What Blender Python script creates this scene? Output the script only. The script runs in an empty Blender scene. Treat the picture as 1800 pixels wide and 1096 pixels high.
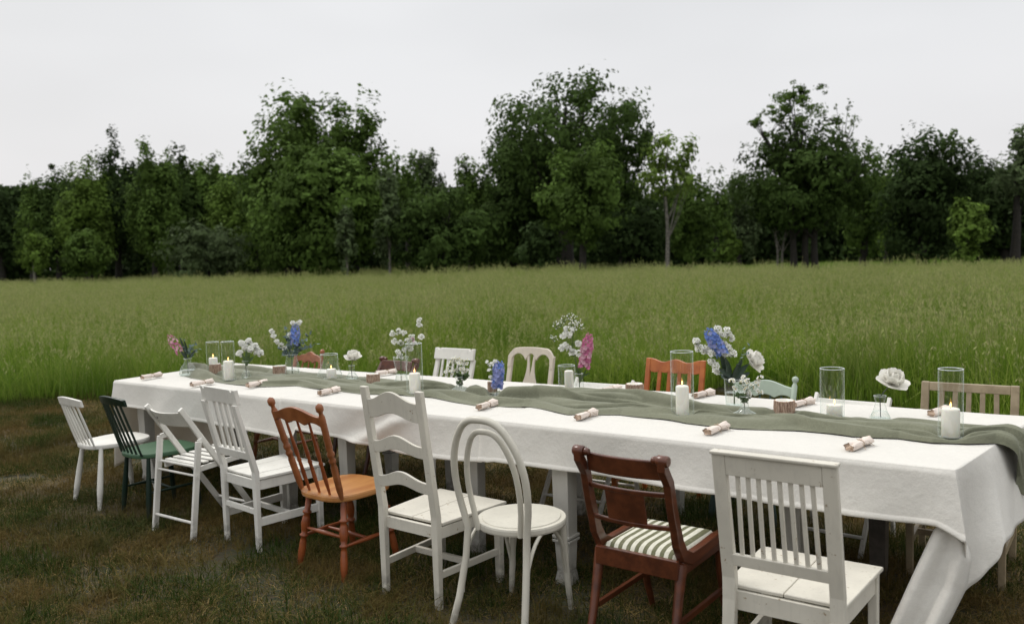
import bpy, math, random
import numpy as np
from mathutils import Vector, Matrix
random.seed(7)
rng = np.random.default_rng(7)
PI = math.pi
SC = bpy.context.scene
COL = SC.collection

# ---------------------------------------------------------------- camera
F_PX, Y_H, ROLL, CAM_H = 1500.0, 452.0, -0.03, 1.6      # focal length and horizon in 1800x1096 units
_p = math.atan((548 - Y_H) / F_PX)
_F = Vector((0, math.cos(_p), -math.sin(_p)))
_R0 = Vector((1, 0, 0)); _U0 = Vector((0, math.sin(_p), math.cos(_p)))
_R = math.cos(ROLL) * _R0 + math.sin(ROLL) * _U0
_U = -math.sin(ROLL) * _R0 + math.cos(ROLL) * _U0
cam_d = bpy.data.cameras.new('camera'); cam = bpy.data.objects.new('camera', cam_d); COL.objects.link(cam)
M = Matrix((( _R.x, _U.x, -_F.x, 0), (_R.y, _U.y, -_F.y, 0), (_R.z, _U.z, -_F.z, CAM_H), (0, 0, 0, 1)))
cam.matrix_world = M
cam_d.sensor_width = 36; cam_d.lens = 36 * F_PX / 1800
cam_d.clip_start = 0.05; cam_d.clip_end = 2000
cam_d.dof.use_dof = True; cam_d.dof.focus_distance = 4.3; cam_d.dof.aperture_fstop = 2.8
SC.camera = cam

# ---------------------------------------------------------------- sky, sun, exposure
world = bpy.data.worlds.new('World'); SC.world = world; world.use_nodes = True
nt = world.node_tree; nt.nodes.clear()
out = nt.nodes.new('ShaderNodeOutputWorld'); bg = nt.nodes.new('ShaderNodeBackground')
sky = nt.nodes.new('ShaderNodeTexSky'); sky.sky_type = 'NISHITA'; sky.sun_disc = False
SUN_EL, SUN_AZ = math.radians(50), math.radians(-50)
sky.sun_elevation = SUN_EL; sky.sun_rotation = SUN_AZ; sky.air_density = 1.6; sky.dust_density = 6
# overcast deck: brightness rises evenly from the horizon to the zenith, faint soft cloud structure
tc = nt.nodes.new('ShaderNodeTexCoord'); sep = nt.nodes.new('ShaderNodeSeparateXYZ')
nt.links.new(tc.outputs['Generated'], sep.inputs[0])
ramp = nt.nodes.new('ShaderNodeValToRGB')
ramp.color_ramp.elements[0].position = 0.0; ramp.color_ramp.elements[0].color = (8.4, 8.3, 8.42, 1)
ramp.color_ramp.elements[1].position = 1.0; ramp.color_ramp.elements[1].color = (17.5, 17.8, 18.1, 1)
e = ramp.color_ramp.elements.new(0.28); e.color = (7.95, 8.02, 8.18, 1)
ramp.color_ramp.interpolation = 'EASE'
nt.links.new(sep.outputs['Z'], ramp.inputs[0])
noi = nt.nodes.new('ShaderNodeTexNoise'); noi.inputs['Scale'].default_value = 1.6; noi.inputs['Detail'].default_value = 3
mp = nt.nodes.new('ShaderNodeMapping'); mp.inputs['Scale'].default_value = (1, 1, 3)
nt.links.new(tc.outputs['Generated'], mp.inputs[0]); nt.links.new(mp.outputs[0], noi.inputs['Vector'])
mr = nt.nodes.new('ShaderNodeMapRange'); mr.inputs['From Min'].default_value = .3; mr.inputs['From Max'].default_value = .7
mr.inputs['To Min'].default_value = .91; mr.inputs['To Max'].default_value = 1.07
nt.links.new(noi.outputs[0], mr.inputs[0])
mul = nt.nodes.new('ShaderNodeVectorMath'); mul.operation = 'SCALE'
nt.links.new(ramp.outputs[0], mul.inputs[0]); nt.links.new(mr.outputs[0], mul.inputs['Scale'])
mx = nt.nodes.new('ShaderNodeMix'); mx.data_type = 'RGBA'; mx.inputs[0].default_value = 0.95
nt.links.new(sky.outputs[0], mx.inputs[6]); nt.links.new(mul.outputs[0], mx.inputs[7])
nt.links.new(mx.outputs[2], bg.inputs[0]); bg.inputs[1].default_value = 0.1
nt.links.new(bg.outputs[0], out.inputs[0])
sd = bpy.data.lights.new('sun', 'SUN'); so = bpy.data.objects.new('sun', sd); COL.objects.link(so)
sd.energy = 1.5; sd.angle = math.radians(14); sd.color = (1, .97, .92)
sdir = Vector((math.sin(SUN_AZ) * math.cos(SUN_EL), math.cos(SUN_AZ) * math.cos(SUN_EL), math.sin(SUN_EL)))
so.rotation_euler = sdir.to_track_quat('Z', 'Y').to_euler(); so.location = (0, 0, 30)
SC.view_settings.view_transform = 'Standard'; SC.view_settings.look = 'None'
SC.view_settings.exposure = 0.0; SC.view_settings.gamma = 1.0
SC.view_settings.use_curve_mapping = False
SC.render.engine = 'CYCLES'
SC.cycles.use_denoising = True
SC.cycles.max_bounces = 6; SC.cycles.transparent_max_bounces = 24
SC.cycles.diffuse_bounces = 2

# ---------------------------------------------------------------- surveying: photograph coordinates -> metres in the place
def ray(px, py):
    return _F + _R * ((px - 900) / F_PX) - _U * ((py - 548) / F_PX)
def W(px, py, z=0.0):                       # the point at height z
    d = ray(px, py); k = (z - CAM_H) / d.z
    return Vector((d.x * k, d.y * k, z))
def D(px, py, dist):                        # the point at forward distance dist
    d = ray(px, py); k = dist / d.y
    return Vector((d.x * k, dist, CAM_H + d.z * k))
def on_plane(px, py, p0, n):                # the point on a vertical plane
    d = ray(px, py); o = Vector((0, 0, CAM_H))
    k = (p0 - o).dot(n) / d.dot(n)
    return o + d * k

# ---------------------------------------------------------------- object helpers
def tag(o, label=None, cat=None, group=None, kind=None):
    if label: o['label'] = label
    if cat: o['category'] = cat
    if group: o['group'] = group
    if kind: o['kind'] = kind
    return o
def thing(name, label, cat, loc=(0, 0, 0), rotz=0.0, group=None):
    o = bpy.data.objects.new(name, None); COL.objects.link(o)
    o.empty_display_size = .1
    o.location = loc; o.rotation_euler = (0, 0, rotz)
    return tag(o, label, cat, group)
KIDS = {}
def link(name, me, parent=None):
    o = bpy.data.objects.new(name, me); COL.objects.link(o)
    if parent is not None:
        o.parent = parent; KIDS.setdefault(parent.name, []).append(o)
    return o
def copy_tree(o, parent=None):
    c = o.copy(); COL.objects.link(c)
    if parent is not None:
        c.parent = parent; KIDS.setdefault(parent.name, []).append(c)
    for ch in list(KIDS.get(o.name, [])): copy_tree(ch, c)
    return c
class MB:
    """collects shapes and links them as one mesh object"""
    def __init__(s): s.v = []; s.f = []; s.sm = []
    def add(s, vs, fs, smooth=False):
        n = len(s.v); s.v += [tuple(v) for v in vs]
        for f in fs: s.f.append([i + n for i in f]); s.sm.append(smooth)
        return s
    def box(s, c, sz, rot=None):
        x, y, z = sz[0] / 2, sz[1] / 2, sz[2] / 2
        vs = [Vector((i * x, j * y, k * z)) for i in (-1, 1) for j in (-1, 1) for k in (-1, 1)]
        if rot is not None: vs = [rot @ v for v in vs]
        vs = [v + Vector(c) for v in vs]
        return s.add(vs, [(0, 1, 3, 2), (4, 6, 7, 5), (0, 4, 5, 1), (2, 3, 7, 6), (0, 2, 6, 4), (1, 5, 7, 3)])
    def bar(s, p0, p1, w, t, side=(1, 0, 0), w1=None, t1=None):
        p0, p1 = Vector(p0), Vector(p1); d = (p1 - p0).normalized()
        sx = Vector(side); sx = (sx - d * sx.dot(d)).normalized(); ty = d.cross(sx)
        w1 = w if w1 is None else w1; t1 = t if t1 is None else t1
        vs = []
        for p, a, b in ((p0, w, t), (p1, w1, t1)):
            for i, j in ((-1, -1), (1, -1), (1, 1), (-1, 1)): vs.append(p + sx * i * a / 2 + ty * j * b / 2)
        return s.add(vs, [(3, 2, 1, 0), (4, 5, 6, 7), (0, 1, 5, 4), (1, 2, 6, 5), (2, 3, 7, 6), (3, 0, 4, 7)])
    def tube(s, pts, r, n=10, cap=True, sq=None):
        pts = [Vector(p) for p in pts]; m = len(pts)
        rs = r if isinstance(r, (list, tuple)) else [r] * m
        vs = []; up = None
        for i, p in enumerate(pts):
            d = (pts[min(i + 1, m - 1)] - pts[max(i - 1, 0)]).normalized()
            if up is None:
                up = Vector((0, 0, 1)) if abs(d.z) < .9 else Vector((1, 0, 0))
            a = (up - d * up.dot(d)).normalized(); b = d.cross(a); up = a
            for k in range(n):
                t = 2 * PI * k / n; vs.append(p + (a * math.cos(t) + b * math.sin(t)) * rs[i])
        fs = [(i * n + k, i * n + (k + 1) % n, (i + 1) * n + (k + 1) % n, (i + 1) * n + k) for i in range(m - 1) for k in range(n)]
        s.add(vs, fs, True)
        if cap:
            s.add(vs[:n][::-1], [tuple(range(n))]); s.add(vs[-n:], [tuple(range(n))])
        return s
    def lathe(s, p0, p1, prof, n=14, cap=True):          # profile [(fraction along, radius)]
        p0, p1 = Vector(p0), Vector(p1)
        return s.tube_axis(p0, p1, prof, n, cap)
    def tube_axis(s, p0, p1, prof, n, cap):
        d = (p1 - p0).normalized(); a = d.orthogonal().normalized(); b = d.cross(a); m = len(prof); vs = []
        for t, r in prof:
            c = p0.lerp(p1, t)
            for k in range(n):
                q = 2 * PI * k / n; vs.append(c + (a * math.cos(q) + b * math.sin(q)) * r)
        fs = [(i * n + k, i * n + (k + 1) % n, (i + 1) * n + (k + 1) % n, (i + 1) * n + k) for i in range(m - 1) for k in range(n)]
        s.add(vs, fs, True)
        if cap:
            if prof[0][1] > 1e-4: s.add(vs[:n][::-1], [tuple(range(n))])
            if prof[-1][1] > 1e-4: s.add(vs[-n:], [tuple(range(n))])
        return s
    def slab(s, outline, z0, z1, inset=0.0):             # outline in xy, extruded; top edge eased by inset
        n = len(outline); c = Vector((sum(p[0] for p in outline) / n, sum(p[1] for p in outline) / n))
        rings = [(z0, .985), (z0 + (z1 - z0) * .25, 1), (z1 - (z1 - z0) * .25, 1), (z1, .985)]
        vs = [(c.x + (p[0] - c.x) * k, c.y + (p[1] - c.y) * k, z) for z, k in rings for p in outline]
        fs = [(i * n + k, i * n + (k + 1) % n, (i + 1) * n + (k + 1) % n, (i + 1) * n + k) for i in range(3) for k in range(n)]
        fs += [tuple(range(n))[::-1], tuple(range(3 * n, 4 * n))]
        return s.add(vs, fs)
    def rail(s, x0, x1, zt, zb, fy, th, n=28):           # a shaped board: top edge zt(x), bottom edge zb(x), middle surface y=fy(x,z)
        vs = []
        for i in range(n + 1):
            x = x0 + (x1 - x0) * i / n
            for z in (zb(x), zt(x)):
                y = fy(x, z)
                vs += [(x, y - th / 2, z), (x, y + th / 2, z)]
        fs = []
        for i in range(n):
            a, b = 4 * i, 4 * i + 4
            fs += [(a, b, b + 2, a + 2), (a + 1, a + 3, b + 3, b + 1), (a, a + 1, b + 1, b), (a + 2, b + 2, b + 3, a + 3)]
        fs += [(0, 2, 3, 1), (4 * n, 4 * n + 1, 4 * n + 3, 4 * n + 2)]
        return s.add(vs, fs)
    def grid(s, P, smooth=True, wrap=False):             # P[i][j] points
        m, n = len(P), len(P[0]); vs = [p for r in P for p in r]
        fs = [(i * n + j, (i + 1) * n + j, (i + 1) * n + (j + 1) % n, i * n + (j + 1) % n) for i in range(m - 1) for j in range(n if wrap else n - 1)]
        return s.add(vs, fs, smooth)
    def build(s, name, mat, parent=None, bevel=0.0, tint=None):
        me = bpy.data.meshes.new(name); me.from_pydata(s.v, [], s.f)
        me.polygons.foreach_set('use_smooth', s.sm)
        if mat: me.materials.append(mat)
        me.update()
        o = link(name, me, parent)
        if bevel:
            b = o.modifiers.new('bevel', 'BEVEL'); b.width = bevel; b.segments = 2; b.limit_method = 'ANGLE'; b.angle_limit = math.radians(40)
            b.harden_normals = False
        return o
def np_mesh(name, V, Fq, mat, parent=None, tint=None, smooth=False, mats=None, midx=None):
    """fast mesh from numpy: V (n,3), Fq (m,k) faces"""
    me = bpy.data.meshes.new(name); k = Fq.shape[1]
    me.vertices.add(len(V)); me.vertices.foreach_set('co', V.astype(np.float32).ravel())
    me.loops.add(Fq.size); me.loops.foreach_set('vertex_index', Fq.astype(np.int32).ravel())
    me.polygons.add(len(Fq)); me.polygons.foreach_set('loop_start', np.arange(0, Fq.size, k, dtype=np.int32))
    try: me.polygons.foreach_set('loop_total', np.full(len(Fq), k, dtype=np.int32))
    except Exception: pass
    for m_ in (mats or [mat]): me.materials.append(m_)
    if midx is not None: me.polygons.foreach_set('material_index', midx.astype(np.int32))
    if tint is not None:
        a = me.attributes.new('tint', 'FLOAT', 'POINT'); a.data.foreach_set('value', tint.astype(np.float32))
    me.update(calc_edges=True)
    if smooth: me.polygons.foreach_set('use_smooth', np.ones(len(Fq), dtype=bool))
    return link(name, me, parent) if name else me

# ---------------------------------------------------------------- smooth noise for shapes
_ND = rng.normal(size=(64, 3)); _NP = rng.uniform(0, 6.28, 64)
def wob(x, y, z=0.0, f=1.0, seed=0, n=7):                # sum of sines, about -1..1
    t = 0.0
    for i in range(n):
        k = (seed * 7 + i) % 64
        t = t + np.sin((x * _ND[k, 0] + y * _ND[k, 1] + z * _ND[k, 2]) * f * 1.3 + _NP[k])
    return t / n * 1.6

# ---------------------------------------------------------------- materials
def newmat(name):
    m = bpy.data.materials.new(name); m.use_nodes = True
    t = m.node_tree; b = t.nodes['Principled BSDF']; return m, t, b
def N(t, kind, **kw):
    n = t.nodes.new(kind)
    for k, v in kw.items():
        if k in n.inputs: n.inputs[k].default_value = v
        else: setattr(n, k, v)
    return n
def mixrgb(t, fac, a, b, blend='MIX'):
    m = t.nodes.new('ShaderNodeMix'); m.data_type = 'RGBA'; m.blend_type = blend
    for sock, v in ((m.inputs[0], fac), (m.inputs[6], a), (m.inputs[7], b)):
        if hasattr(v, 'is_linked'): t.links.new(v, sock)
        elif isinstance(v, (int, float)): sock.default_value = v
        else: sock.default_value = (*v, 1)
    return m.outputs[2]
def rampf(t, src, lo, hi):
    m = t.nodes.new('ShaderNodeMapRange'); m.inputs['From Min'].default_value = lo; m.inputs['From Max'].default_value = hi
    m.interpolation_type = 'SMOOTHSTEP'; t.links.new(src, m.inputs[0]); return m.outputs[0]
def noise(t, scale, detail=4, vec=None, stretch=None, rough=.55):
    n = N(t, 'ShaderNodeTexNoise'); n.inputs['Scale'].default_value = scale; n.inputs['Detail'].default_value = detail
    n.inputs['Roughness'].default_value = rough
    c = t.nodes.new('ShaderNodeTexCoord'); src = c.outputs['Object'] if vec is None else vec
    if stretch:
        m = t.nodes.new('ShaderNodeMapping'); m.inputs['Scale'].default_value = stretch
        t.links.new(src, m.inputs[0]); src = m.outputs[0]
    t.links.new(src, n.inputs['Vector']); return n.outputs[0]
def bump(t, b, src, strength, dist=.002):
    n = t.nodes.new('ShaderNodeBump'); n.inputs['Strength'].default_value = strength; n.inputs['Distance'].default_value = dist
    t.links.new(src, n.inputs['Height']); t.links.new(n.outputs[0], b.inputs['Normal'])
def paint(name, col, worn, rough=.45, chips=.66, scale=1.0):
    """brushed household paint: slight mottle, rubbed grime, small chips down to the wood"""
    m, t, b = newmat(name)
    big = rampf(t, noise(t, 5 * scale, 5), .35, .7)
    c = mixrgb(t, big, col, tuple(x * .87 for x in col))
    grain = noise(t, 60, 3, stretch=(1, 1, .08))
    c = mixrgb(t, rampf(t, grain, .5, .75), c, mixrgb(t, .5, c, tuple(x * .8 for x in col)))
    chip = rampf(t, noise(t, 38 * scale, 6, rough=.7), chips, chips + .03)
    c = mixrgb(t, chip, c, worn)
    oc = t.nodes.new('ShaderNodeTexCoord'); sz = t.nodes.new('ShaderNodeSeparateXYZ'); t.links.new(oc.outputs['Object'], sz.inputs[0])   # splashed soil on the feet, grime in streaks
    ft = rampf(t, sz.outputs['Z'], .17, .02); gn = rampf(t, noise(t, 26, 5), .3, .62); fm = t.nodes.new('ShaderNodeMath'); fm.operation = 'MULTIPLY'; t.links.new(ft, fm.inputs[0]); t.links.new(gn, fm.inputs[1])
    c = mixrgb(t, fm.outputs[0], c, tuple(x * .35 + .02 * k for x, k in zip(col, (1.2, 1, .6))))
    st_ = rampf(t, noise(t, 16, 5, rough=.7), .56, .74); sm_ = t.nodes.new('ShaderNodeMath'); sm_.operation = 'MULTIPLY'; sm_.inputs[1].default_value = .3; t.links.new(st_, sm_.inputs[0])
    c = mixrgb(t, sm_.outputs[0], c, tuple(x * .6 for x in col)); b.inputs['Specular IOR Level'].default_value = .28
    t.links.new(c, b.inputs['Base Color']); b.inputs['Roughness'].default_value = rough
    bump(t, b, grain, .35, .001)
    return m
def wood(name, c1, c2, rough=.35, scale=14, stretch=(1, .12, 1)):
    m, t, b = newmat(name)
    g = noise(t, scale, 6, stretch=stretch, rough=.65)
    c = mixrgb(t, rampf(t, g, .35, .65), c1, c2)
    c = mixrgb(t, rampf(t, noise(t, 3, 2), .4, .7), c, mixrgb(t, .35, c, tuple(x * .6 for x in c1)))
    t.links.new(c, b.inputs['Base Color']); b.inputs['Roughness'].default_value = rough
    b.inputs['Specular IOR Level'].default_value = .35; b.inputs['Coat Weight'].default_value = .3; b.inputs['Coat Roughness'].default_value = .22
    bump(t, b, g, .2, .001)
    return m
def cloth_mat(name, col, weave=900, rough=.85, var=.06, trans=.0, tcol=None, crinkle=.8):
    m, t, b = newmat(name)
    w1 = N(t, 'ShaderNodeTexWave'); w1.inputs['Scale'].default_value = weave / 6.28; w1.inputs['Distortion'].default_value = 2
    c0 = t.nodes.new('ShaderNodeTexCoord'); t.links.new(c0.outputs['Object'], w1.inputs['Vector'])
    n1 = noise(t, 260, 3, stretch=(1, .15, 1)); n2 = noise(t, 260, 3, stretch=(.15, 1, .6)); n3 = noise(t, 4, 3)
    c = mixrgb(t, rampf(t, n1, .4, .65), col, tuple(x * (1 - var) for x in col))
    c = mixrgb(t, rampf(t, n2, .4, .65), c, mixrgb(t, .6, c, tuple(x * (1 - 2 * var) for x in col)))
    c = mixrgb(t, rampf(t, n3, .4, .7), c, mixrgb(t, .4, c, tuple(x * (1 - 2 * var) for x in col)))
    t.links.new(c, b.inputs['Base Color']); b.inputs['Roughness'].default_value = rough
    b.inputs['Sheen Weight'].default_value = .15; b.inputs['Specular IOR Level'].default_value = .15
    add = t.nodes.new('ShaderNodeMath'); add.operation = 'ADD'; t.links.new(n1, add.inputs[0]); t.links.new(n2, add.inputs[1])
    crk = noise(t, 7, 5, rough=.62); nb = t.nodes.new('ShaderNodeBump'); nb.inputs['Strength'].default_value = crinkle; nb.inputs['Distance'].default_value = .012
    t.links.new(crk, nb.inputs['Height']); bump(t, b, add.outputs[0], .35, .0012); t.links.new(nb.outputs[0], [n_ for n_ in t.nodes if n_.type == 'BUMP' and n_ != nb][0].inputs['Normal'])
    if trans:
        tr = t.nodes.new('ShaderNodeBsdfTranslucent'); tr.inputs[0].default_value = (*(tcol or col), 1); ms = t.nodes.new('ShaderNodeMixShader'); ms.inputs[0].default_value = trans
        t.links.new(b.outputs[0], ms.inputs[1]); t.links.new(tr.outputs[0], ms.inputs[2]); t.links.new(ms.outputs[0], t.nodes['Material Output'].inputs[0])
    return m
def leafy(name, cols, trans=.25, rough=.6, world_noise=None, spec=.25, gain=1.0):
    """leaf / blade colour from the per-leaf 'tint' attribute and a slow drift over the ground; part of the light passes through"""
    m, t, b = newmat(name)
    a = N(t, 'ShaderNodeAttribute'); a.attribute_name = 'tint'
    r = t.nodes.new('ShaderNodeValToRGB'); cr = r.color_ramp
    cr.elements[0].position = 0; cr.elements[0].color = (*[x * gain for x in cols[0]], 1)
    cr.elements[1].position = 1; cr.elements[1].color = (*[x * gain for x in cols[-1]], 1)
    for i, c in enumerate(cols[1:-1]):
        e = cr.elements.new((i + 1) / (len(cols) - 1)); e.color = (*[x * gain for x in c], 1)
    t.links.new(a.outputs['Fac'], r.inputs[0]); c = r.outputs[0]
    if world_noise:
        g = t.nodes.new('ShaderNodeNewGeometry')
        for sc, lo, hi, col, amt in world_noise:
            f = rampf(t, noise(t, sc, 4, vec=g.outputs['Position']), lo, hi)
            mm = t.nodes.new('ShaderNodeMath'); mm.operation = 'MULTIPLY'; mm.inputs[1].default_value = amt; t.links.new(f, mm.inputs[0])
            c = mixrgb(t, mm.outputs[0], c, col)
    t.links.new(c, b.inputs['Base Color']); b.inputs['Roughness'].default_value = rough; b.inputs['Specular IOR Level'].default_value = spec
    tr = t.nodes.new('ShaderNodeBsdfTranslucent'); t.links.new(c, tr.inputs[0])
    mixs = t.nodes.new('ShaderNodeMixShader'); mixs.inputs[0].default_value = trans
    t.links.new(b.outputs[0], mixs.inputs[1]); t.links.new(tr.outputs[0], mixs.inputs[2])
    t.links.new(mixs.outputs[0], t.nodes['Material Output'].inputs[0])
    return m
def glass_mat(name, tint=(.93, .97, .95), edge=.45):
    """thin blown glass: clear face-on, stronger reflection and tint at grazing edges, plus a painted pale edge for sky reflection"""
    m, t, b = newmat(name); t.nodes.remove(b)
    tr = t.nodes.new('ShaderNodeBsdfTransparent'); gl = t.nodes.new('ShaderNodeBsdfGlossy'); gl.inputs['Roughness'].default_value = .03
    gl.inputs['Color'].default_value = (1, 1, 1, 1)
    lw = t.nodes.new('ShaderNodeLayerWeight'); lw.inputs['Blend'].default_value = .35
    c = mixrgb(t, lw.outputs['Facing'], (.985, .99, .985), tint); t.links.new(c, tr.inputs[0])
    pw = t.nodes.new('ShaderNodeMath'); pw.operation = 'POWER'; pw.inputs[1].default_value = 3.0; t.links.new(lw.outputs['Facing'], pw.inputs[0])
    mm = t.nodes.new('ShaderNodeMath'); mm.operation = 'MULTIPLY_ADD'; mm.inputs[1].default_value = edge; mm.inputs[2].default_value = .06; mm.use_clamp = True
    t.links.new(pw.outputs[0], mm.inputs[0])
    ms = t.nodes.new('ShaderNodeMixShader'); t.links.new(mm.outputs[0], ms.inputs[0]); t.links.new(tr.outputs[0], ms.inputs[1]); t.links.new(gl.outputs[0], ms.inputs[2])
    df = t.nodes.new('ShaderNodeBsdfDiffuse'); df.inputs[0].default_value = (.75, .80, .78, 1); p4 = t.nodes.new('ShaderNodeMath'); p4.operation = 'POWER'; p4.inputs[1].default_value = 3.2  # pale diffuse colour at the edges, painted in for the sky's reflection
    t.links.new(lw.outputs['Facing'], p4.inputs[0]); p5 = t.nodes.new('ShaderNodeMath'); p5.operation = 'MULTIPLY'; p5.inputs[1].default_value = .55; t.links.new(p4.outputs[0], p5.inputs[0])
    p5.inputs[1].default_value = .75; m2 = t.nodes.new('ShaderNodeMixShader'); t.links.new(p5.outputs[0], m2.inputs[0]); t.links.new(ms.outputs[0], m2.inputs[1]); t.links.new(df.outputs[0], m2.inputs[2])
    t.links.new(m2.outputs[0], t.nodes['Material Output'].inputs[0])
    return m
def plain(name, col, rough=.6, var=.1, sc=30, emit=None, sss=0):
    m, t, b = newmat(name)
    c = mixrgb(t, rampf(t, noise(t, sc, 3), .35, .65), col, tuple(x * (1 - var) for x in col))
    t.links.new(c, b.inputs['Base Color']); b.inputs['Roughness'].default_value = rough
    if emit: b.inputs['Emission Color'].default_value = (*emit[0], 1); b.inputs['Emission Strength'].default_value = emit[1]
    if sss: b.inputs['Subsurface Weight'].default_value = sss; b.inputs['Subsurface Radius'].default_value = (.02, .012, .006); b.inputs['Subsurface Scale'].default_value = .5
    return m
G_MEADOW, G_LAWN, G_TREE, LEAFQ = 1.75, .92, 1.3, 1.0
WOODC = (.30, .22, .14)
M_WHITE = paint('white_paint', (.72, .70, .64), (.38, .31, .23), chips=.665)
M_OFFW = paint('warm_white_paint', (.63, .595, .51), (.30, .23, .15), chips=.635)
M_CREAM = paint('cream_paint', (.60, .57, .485), (.45, .38, .28), rough=.3, chips=.74)
M_GREYW = paint('grey_white_paint', (.50, .50, .47), (.30, .26, .21), chips=.70)
M_VASEB = paint('limed_paint', (.62, .55, .45), (.40, .31, .22), chips=.64)
M_DGREEN = paint('dark_green_paint', (.009, .022, .014), (.05, .05, .04), rough=.35, chips=.76)
M_MGREEN = paint('sage_seat_paint', (.062, .125, .07), (.1, .1, .07), rough=.35, chips=.76)
M_SAGE = paint('pale_sage_paint', (.40, .47, .38), (.3, .26, .2), rough=.4, chips=.74)
M_TEAL = paint('dark_teal_paint', (.05, .09, .08), (.1, .1, .09), rough=.4, chips=.74)
M_PINE = wood('orange_pine', (.31, .110, .038), (.20, .062, .02))
M_PINE_SEAT = wood('honey_pine_seat', (.50, .235, .08), (.36, .14, .042), rough=.3, scale=10)
M_PINE_D = wood('dark_pine', (.27, .072, .02), (.17, .04, .012))
M_MAHOG = wood('mahogany', (.125, .037, .016), (.06, .018, .009), rough=.28)
M_ORSLAT = wood('orange_slat_wood', (.46, .14, .03), (.34, .085, .018))
M_BEIGE = wood('weathered_beige_wood', (.33, .262, .165), (.24, .185, .11), rough=.6)
M_TBL = paint('table_grey_paint', (.50, .48, .43), (.25, .2, .15), chips=.70)
M_TBL_D = wood('table_dark_wood', (.10, .085, .07), (.06, .05, .04), rough=.6)
M_LINEN = cloth_mat('white_linen', (.81, .785, .725), trans=.22, tcol=(.80, .72, .60))
M_RUN = cloth_mat('olive_gauze', (.19, .195, .135), var=.12)
M_NAP = cloth_mat('blush_napkin', (.74, .64, .565), var=.08)
M_NAPIN = cloth_mat('napkin_edge', (.66, .50, .38), var=.1)
M_TWINE = plain('twine', (.42, .30, .2), .9)
M_GLASS = glass_mat('clear_glass')
M_GLASS2 = glass_mat('thick_glass', (.80, .88, .85), .5)
M_RIM = plain('glass_rim', (.62, .66, .64), .12, .1)
M_WATER = glass_mat('vase_water', (.86, .90, .86), .25)
M_WAX = plain('wax', (.80, .775, .70), .45, .04, sss=.3)
M_WICK = plain('wick', (.03, .025, .02), .9)
M_FLAME = plain('flame', (1, .6, .2), .5, 0, emit=((1, .50, .16), 5.0))
M_STEM = plain('stem_green', (.07, .12, .035), .5, .3, 60)
M_STEMD = plain('dark_stem', (.02, .028, .015), .5, .3, 60)
M_LEAFD = plain('dark_leaf', (.025, .05, .03), .4, .4, 40)
M_EUC = plain('eucalyptus_leaf', (.13, .19, .17), .55, .35, 40)
def petalm(name, col, var=.15, trans=.35):
    m, t, b = newmat(name)
    c = mixrgb(t, rampf(t, noise(t, 45, 3), .35, .65), col, tuple(x * (1 - var) for x in col))
    t.links.new(c, b.inputs['Base Color']); b.inputs['Roughness'].default_value = .7; b.inputs['Specular IOR Level'].default_value = .15
    tr = t.nodes.new('ShaderNodeBsdfTranslucent'); t.links.new(c, tr.inputs[0]); ms = t.nodes.new('ShaderNodeMixShader'); ms.inputs[0].default_value = trans
    t.links.new(b.outputs[0], ms.inputs[1]); t.links.new(tr.outputs[0], ms.inputs[2]); t.links.new(ms.outputs[0], t.nodes['Material Output'].inputs[0]); return m
M_PWHITE = petalm('white_petal', (.88, .88, .82), 0.05)
M_PROSE = petalm('rose_petal', (.88, .86, .79), 0.06)
M_PPINK = petalm('pink_petal', (.72, .25, .42), 0.35)
M_PPALE = petalm('pale_pink_petal', (.80, .48, .58), 0.25)
M_PBLUE = petalm('blue_petal', (.24, .36, .78), 0.4)
M_PVIO = petalm('periwinkle_petal', (.42, .46, .78), 0.3)
M_YEL = plain('daisy_centre', (.55, .45, .05), .8, .2, 90)
M_LIME = plain('bud_green', (.35, .38, .15), .7, .2, 90)
def votive_mat():
    m, t, b = newmat('wrapped_twine_band')
    n = noise(t, 220, 4, stretch=(1, 1, .12)); n2 = noise(t, 120, 4, stretch=(1, 1, 2))
    c = mixrgb(t, rampf(t, n, .4, .62), (.52, .37, .28), (.26, .16, .11)); c = mixrgb(t, rampf(t, n2, .5, .7), c, (.52, .40, .32))
    t.links.new(c, b.inputs['Base Color']); b.inputs['Roughness'].default_value = .9; bump(t, b, n, .8, .003); return m
M_VOT = votive_mat()

# ================================================================ GROUND
# edge between the mown strip round the table and the uncut meadow (x, y), left to right
EDGE = [(-60, 15.5), (-14, 12.2), (-8, 11.2), (-6.4, 10.5), (-3, 10.2), (.5, 10.2), (3.1, 8.7), (4.1, 7.5), (6, 6.4), (10, 4.5), (20, 1)]
def edge_y(x): return np.interp(x, [p[0] for p in EDGE], [p[1] for p in EDGE])
def ground_mat():
    m, t, b = newmat('soil_and_thatch')
    g = t.nodes.new('ShaderNodeNewGeometry'); P = g.outputs['Position']
    c = mixrgb(t, rampf(t, noise(t, 1.1, 5, vec=P), .42, .62), (.030, .034, .013), (.085, .058, .026))
    c = mixrgb(t, rampf(t, noise(t, 30, 5, vec=P), .4, .7), c, (.05, .036, .018))
    t.links.new(c, b.inputs['Base Color']); b.inputs['Roughness'].default_value = .95
    bump(t, b, noise(t, 45, 5, vec=P), .8, .02); return m
xs = np.concatenate([np.linspace(-700, -20, 12), np.linspace(-16, 16, 65), np.linspace(20, 700, 12)])
ys = np.concatenate([np.linspace(-200, -4, 8), np.linspace(-2, 20, 45), np.linspace(24, 1400, 30)])
GX, GY = np.meshgrid(xs, ys, indexing='ij')
near = np.clip(1 - np.abs(GY - 6) / 20, 0, 1)
GZ = (wob(GX, GY, 0, 1.3, 2) * .012 - .006) * near - .004
V = np.stack([GX, GY, GZ], -1).reshape(-1, 3)
ii, jj = np.meshgrid(np.arange(len(xs) - 1), np.arange(len(ys) - 1), indexing='ij'); ny = len(ys)
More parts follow.
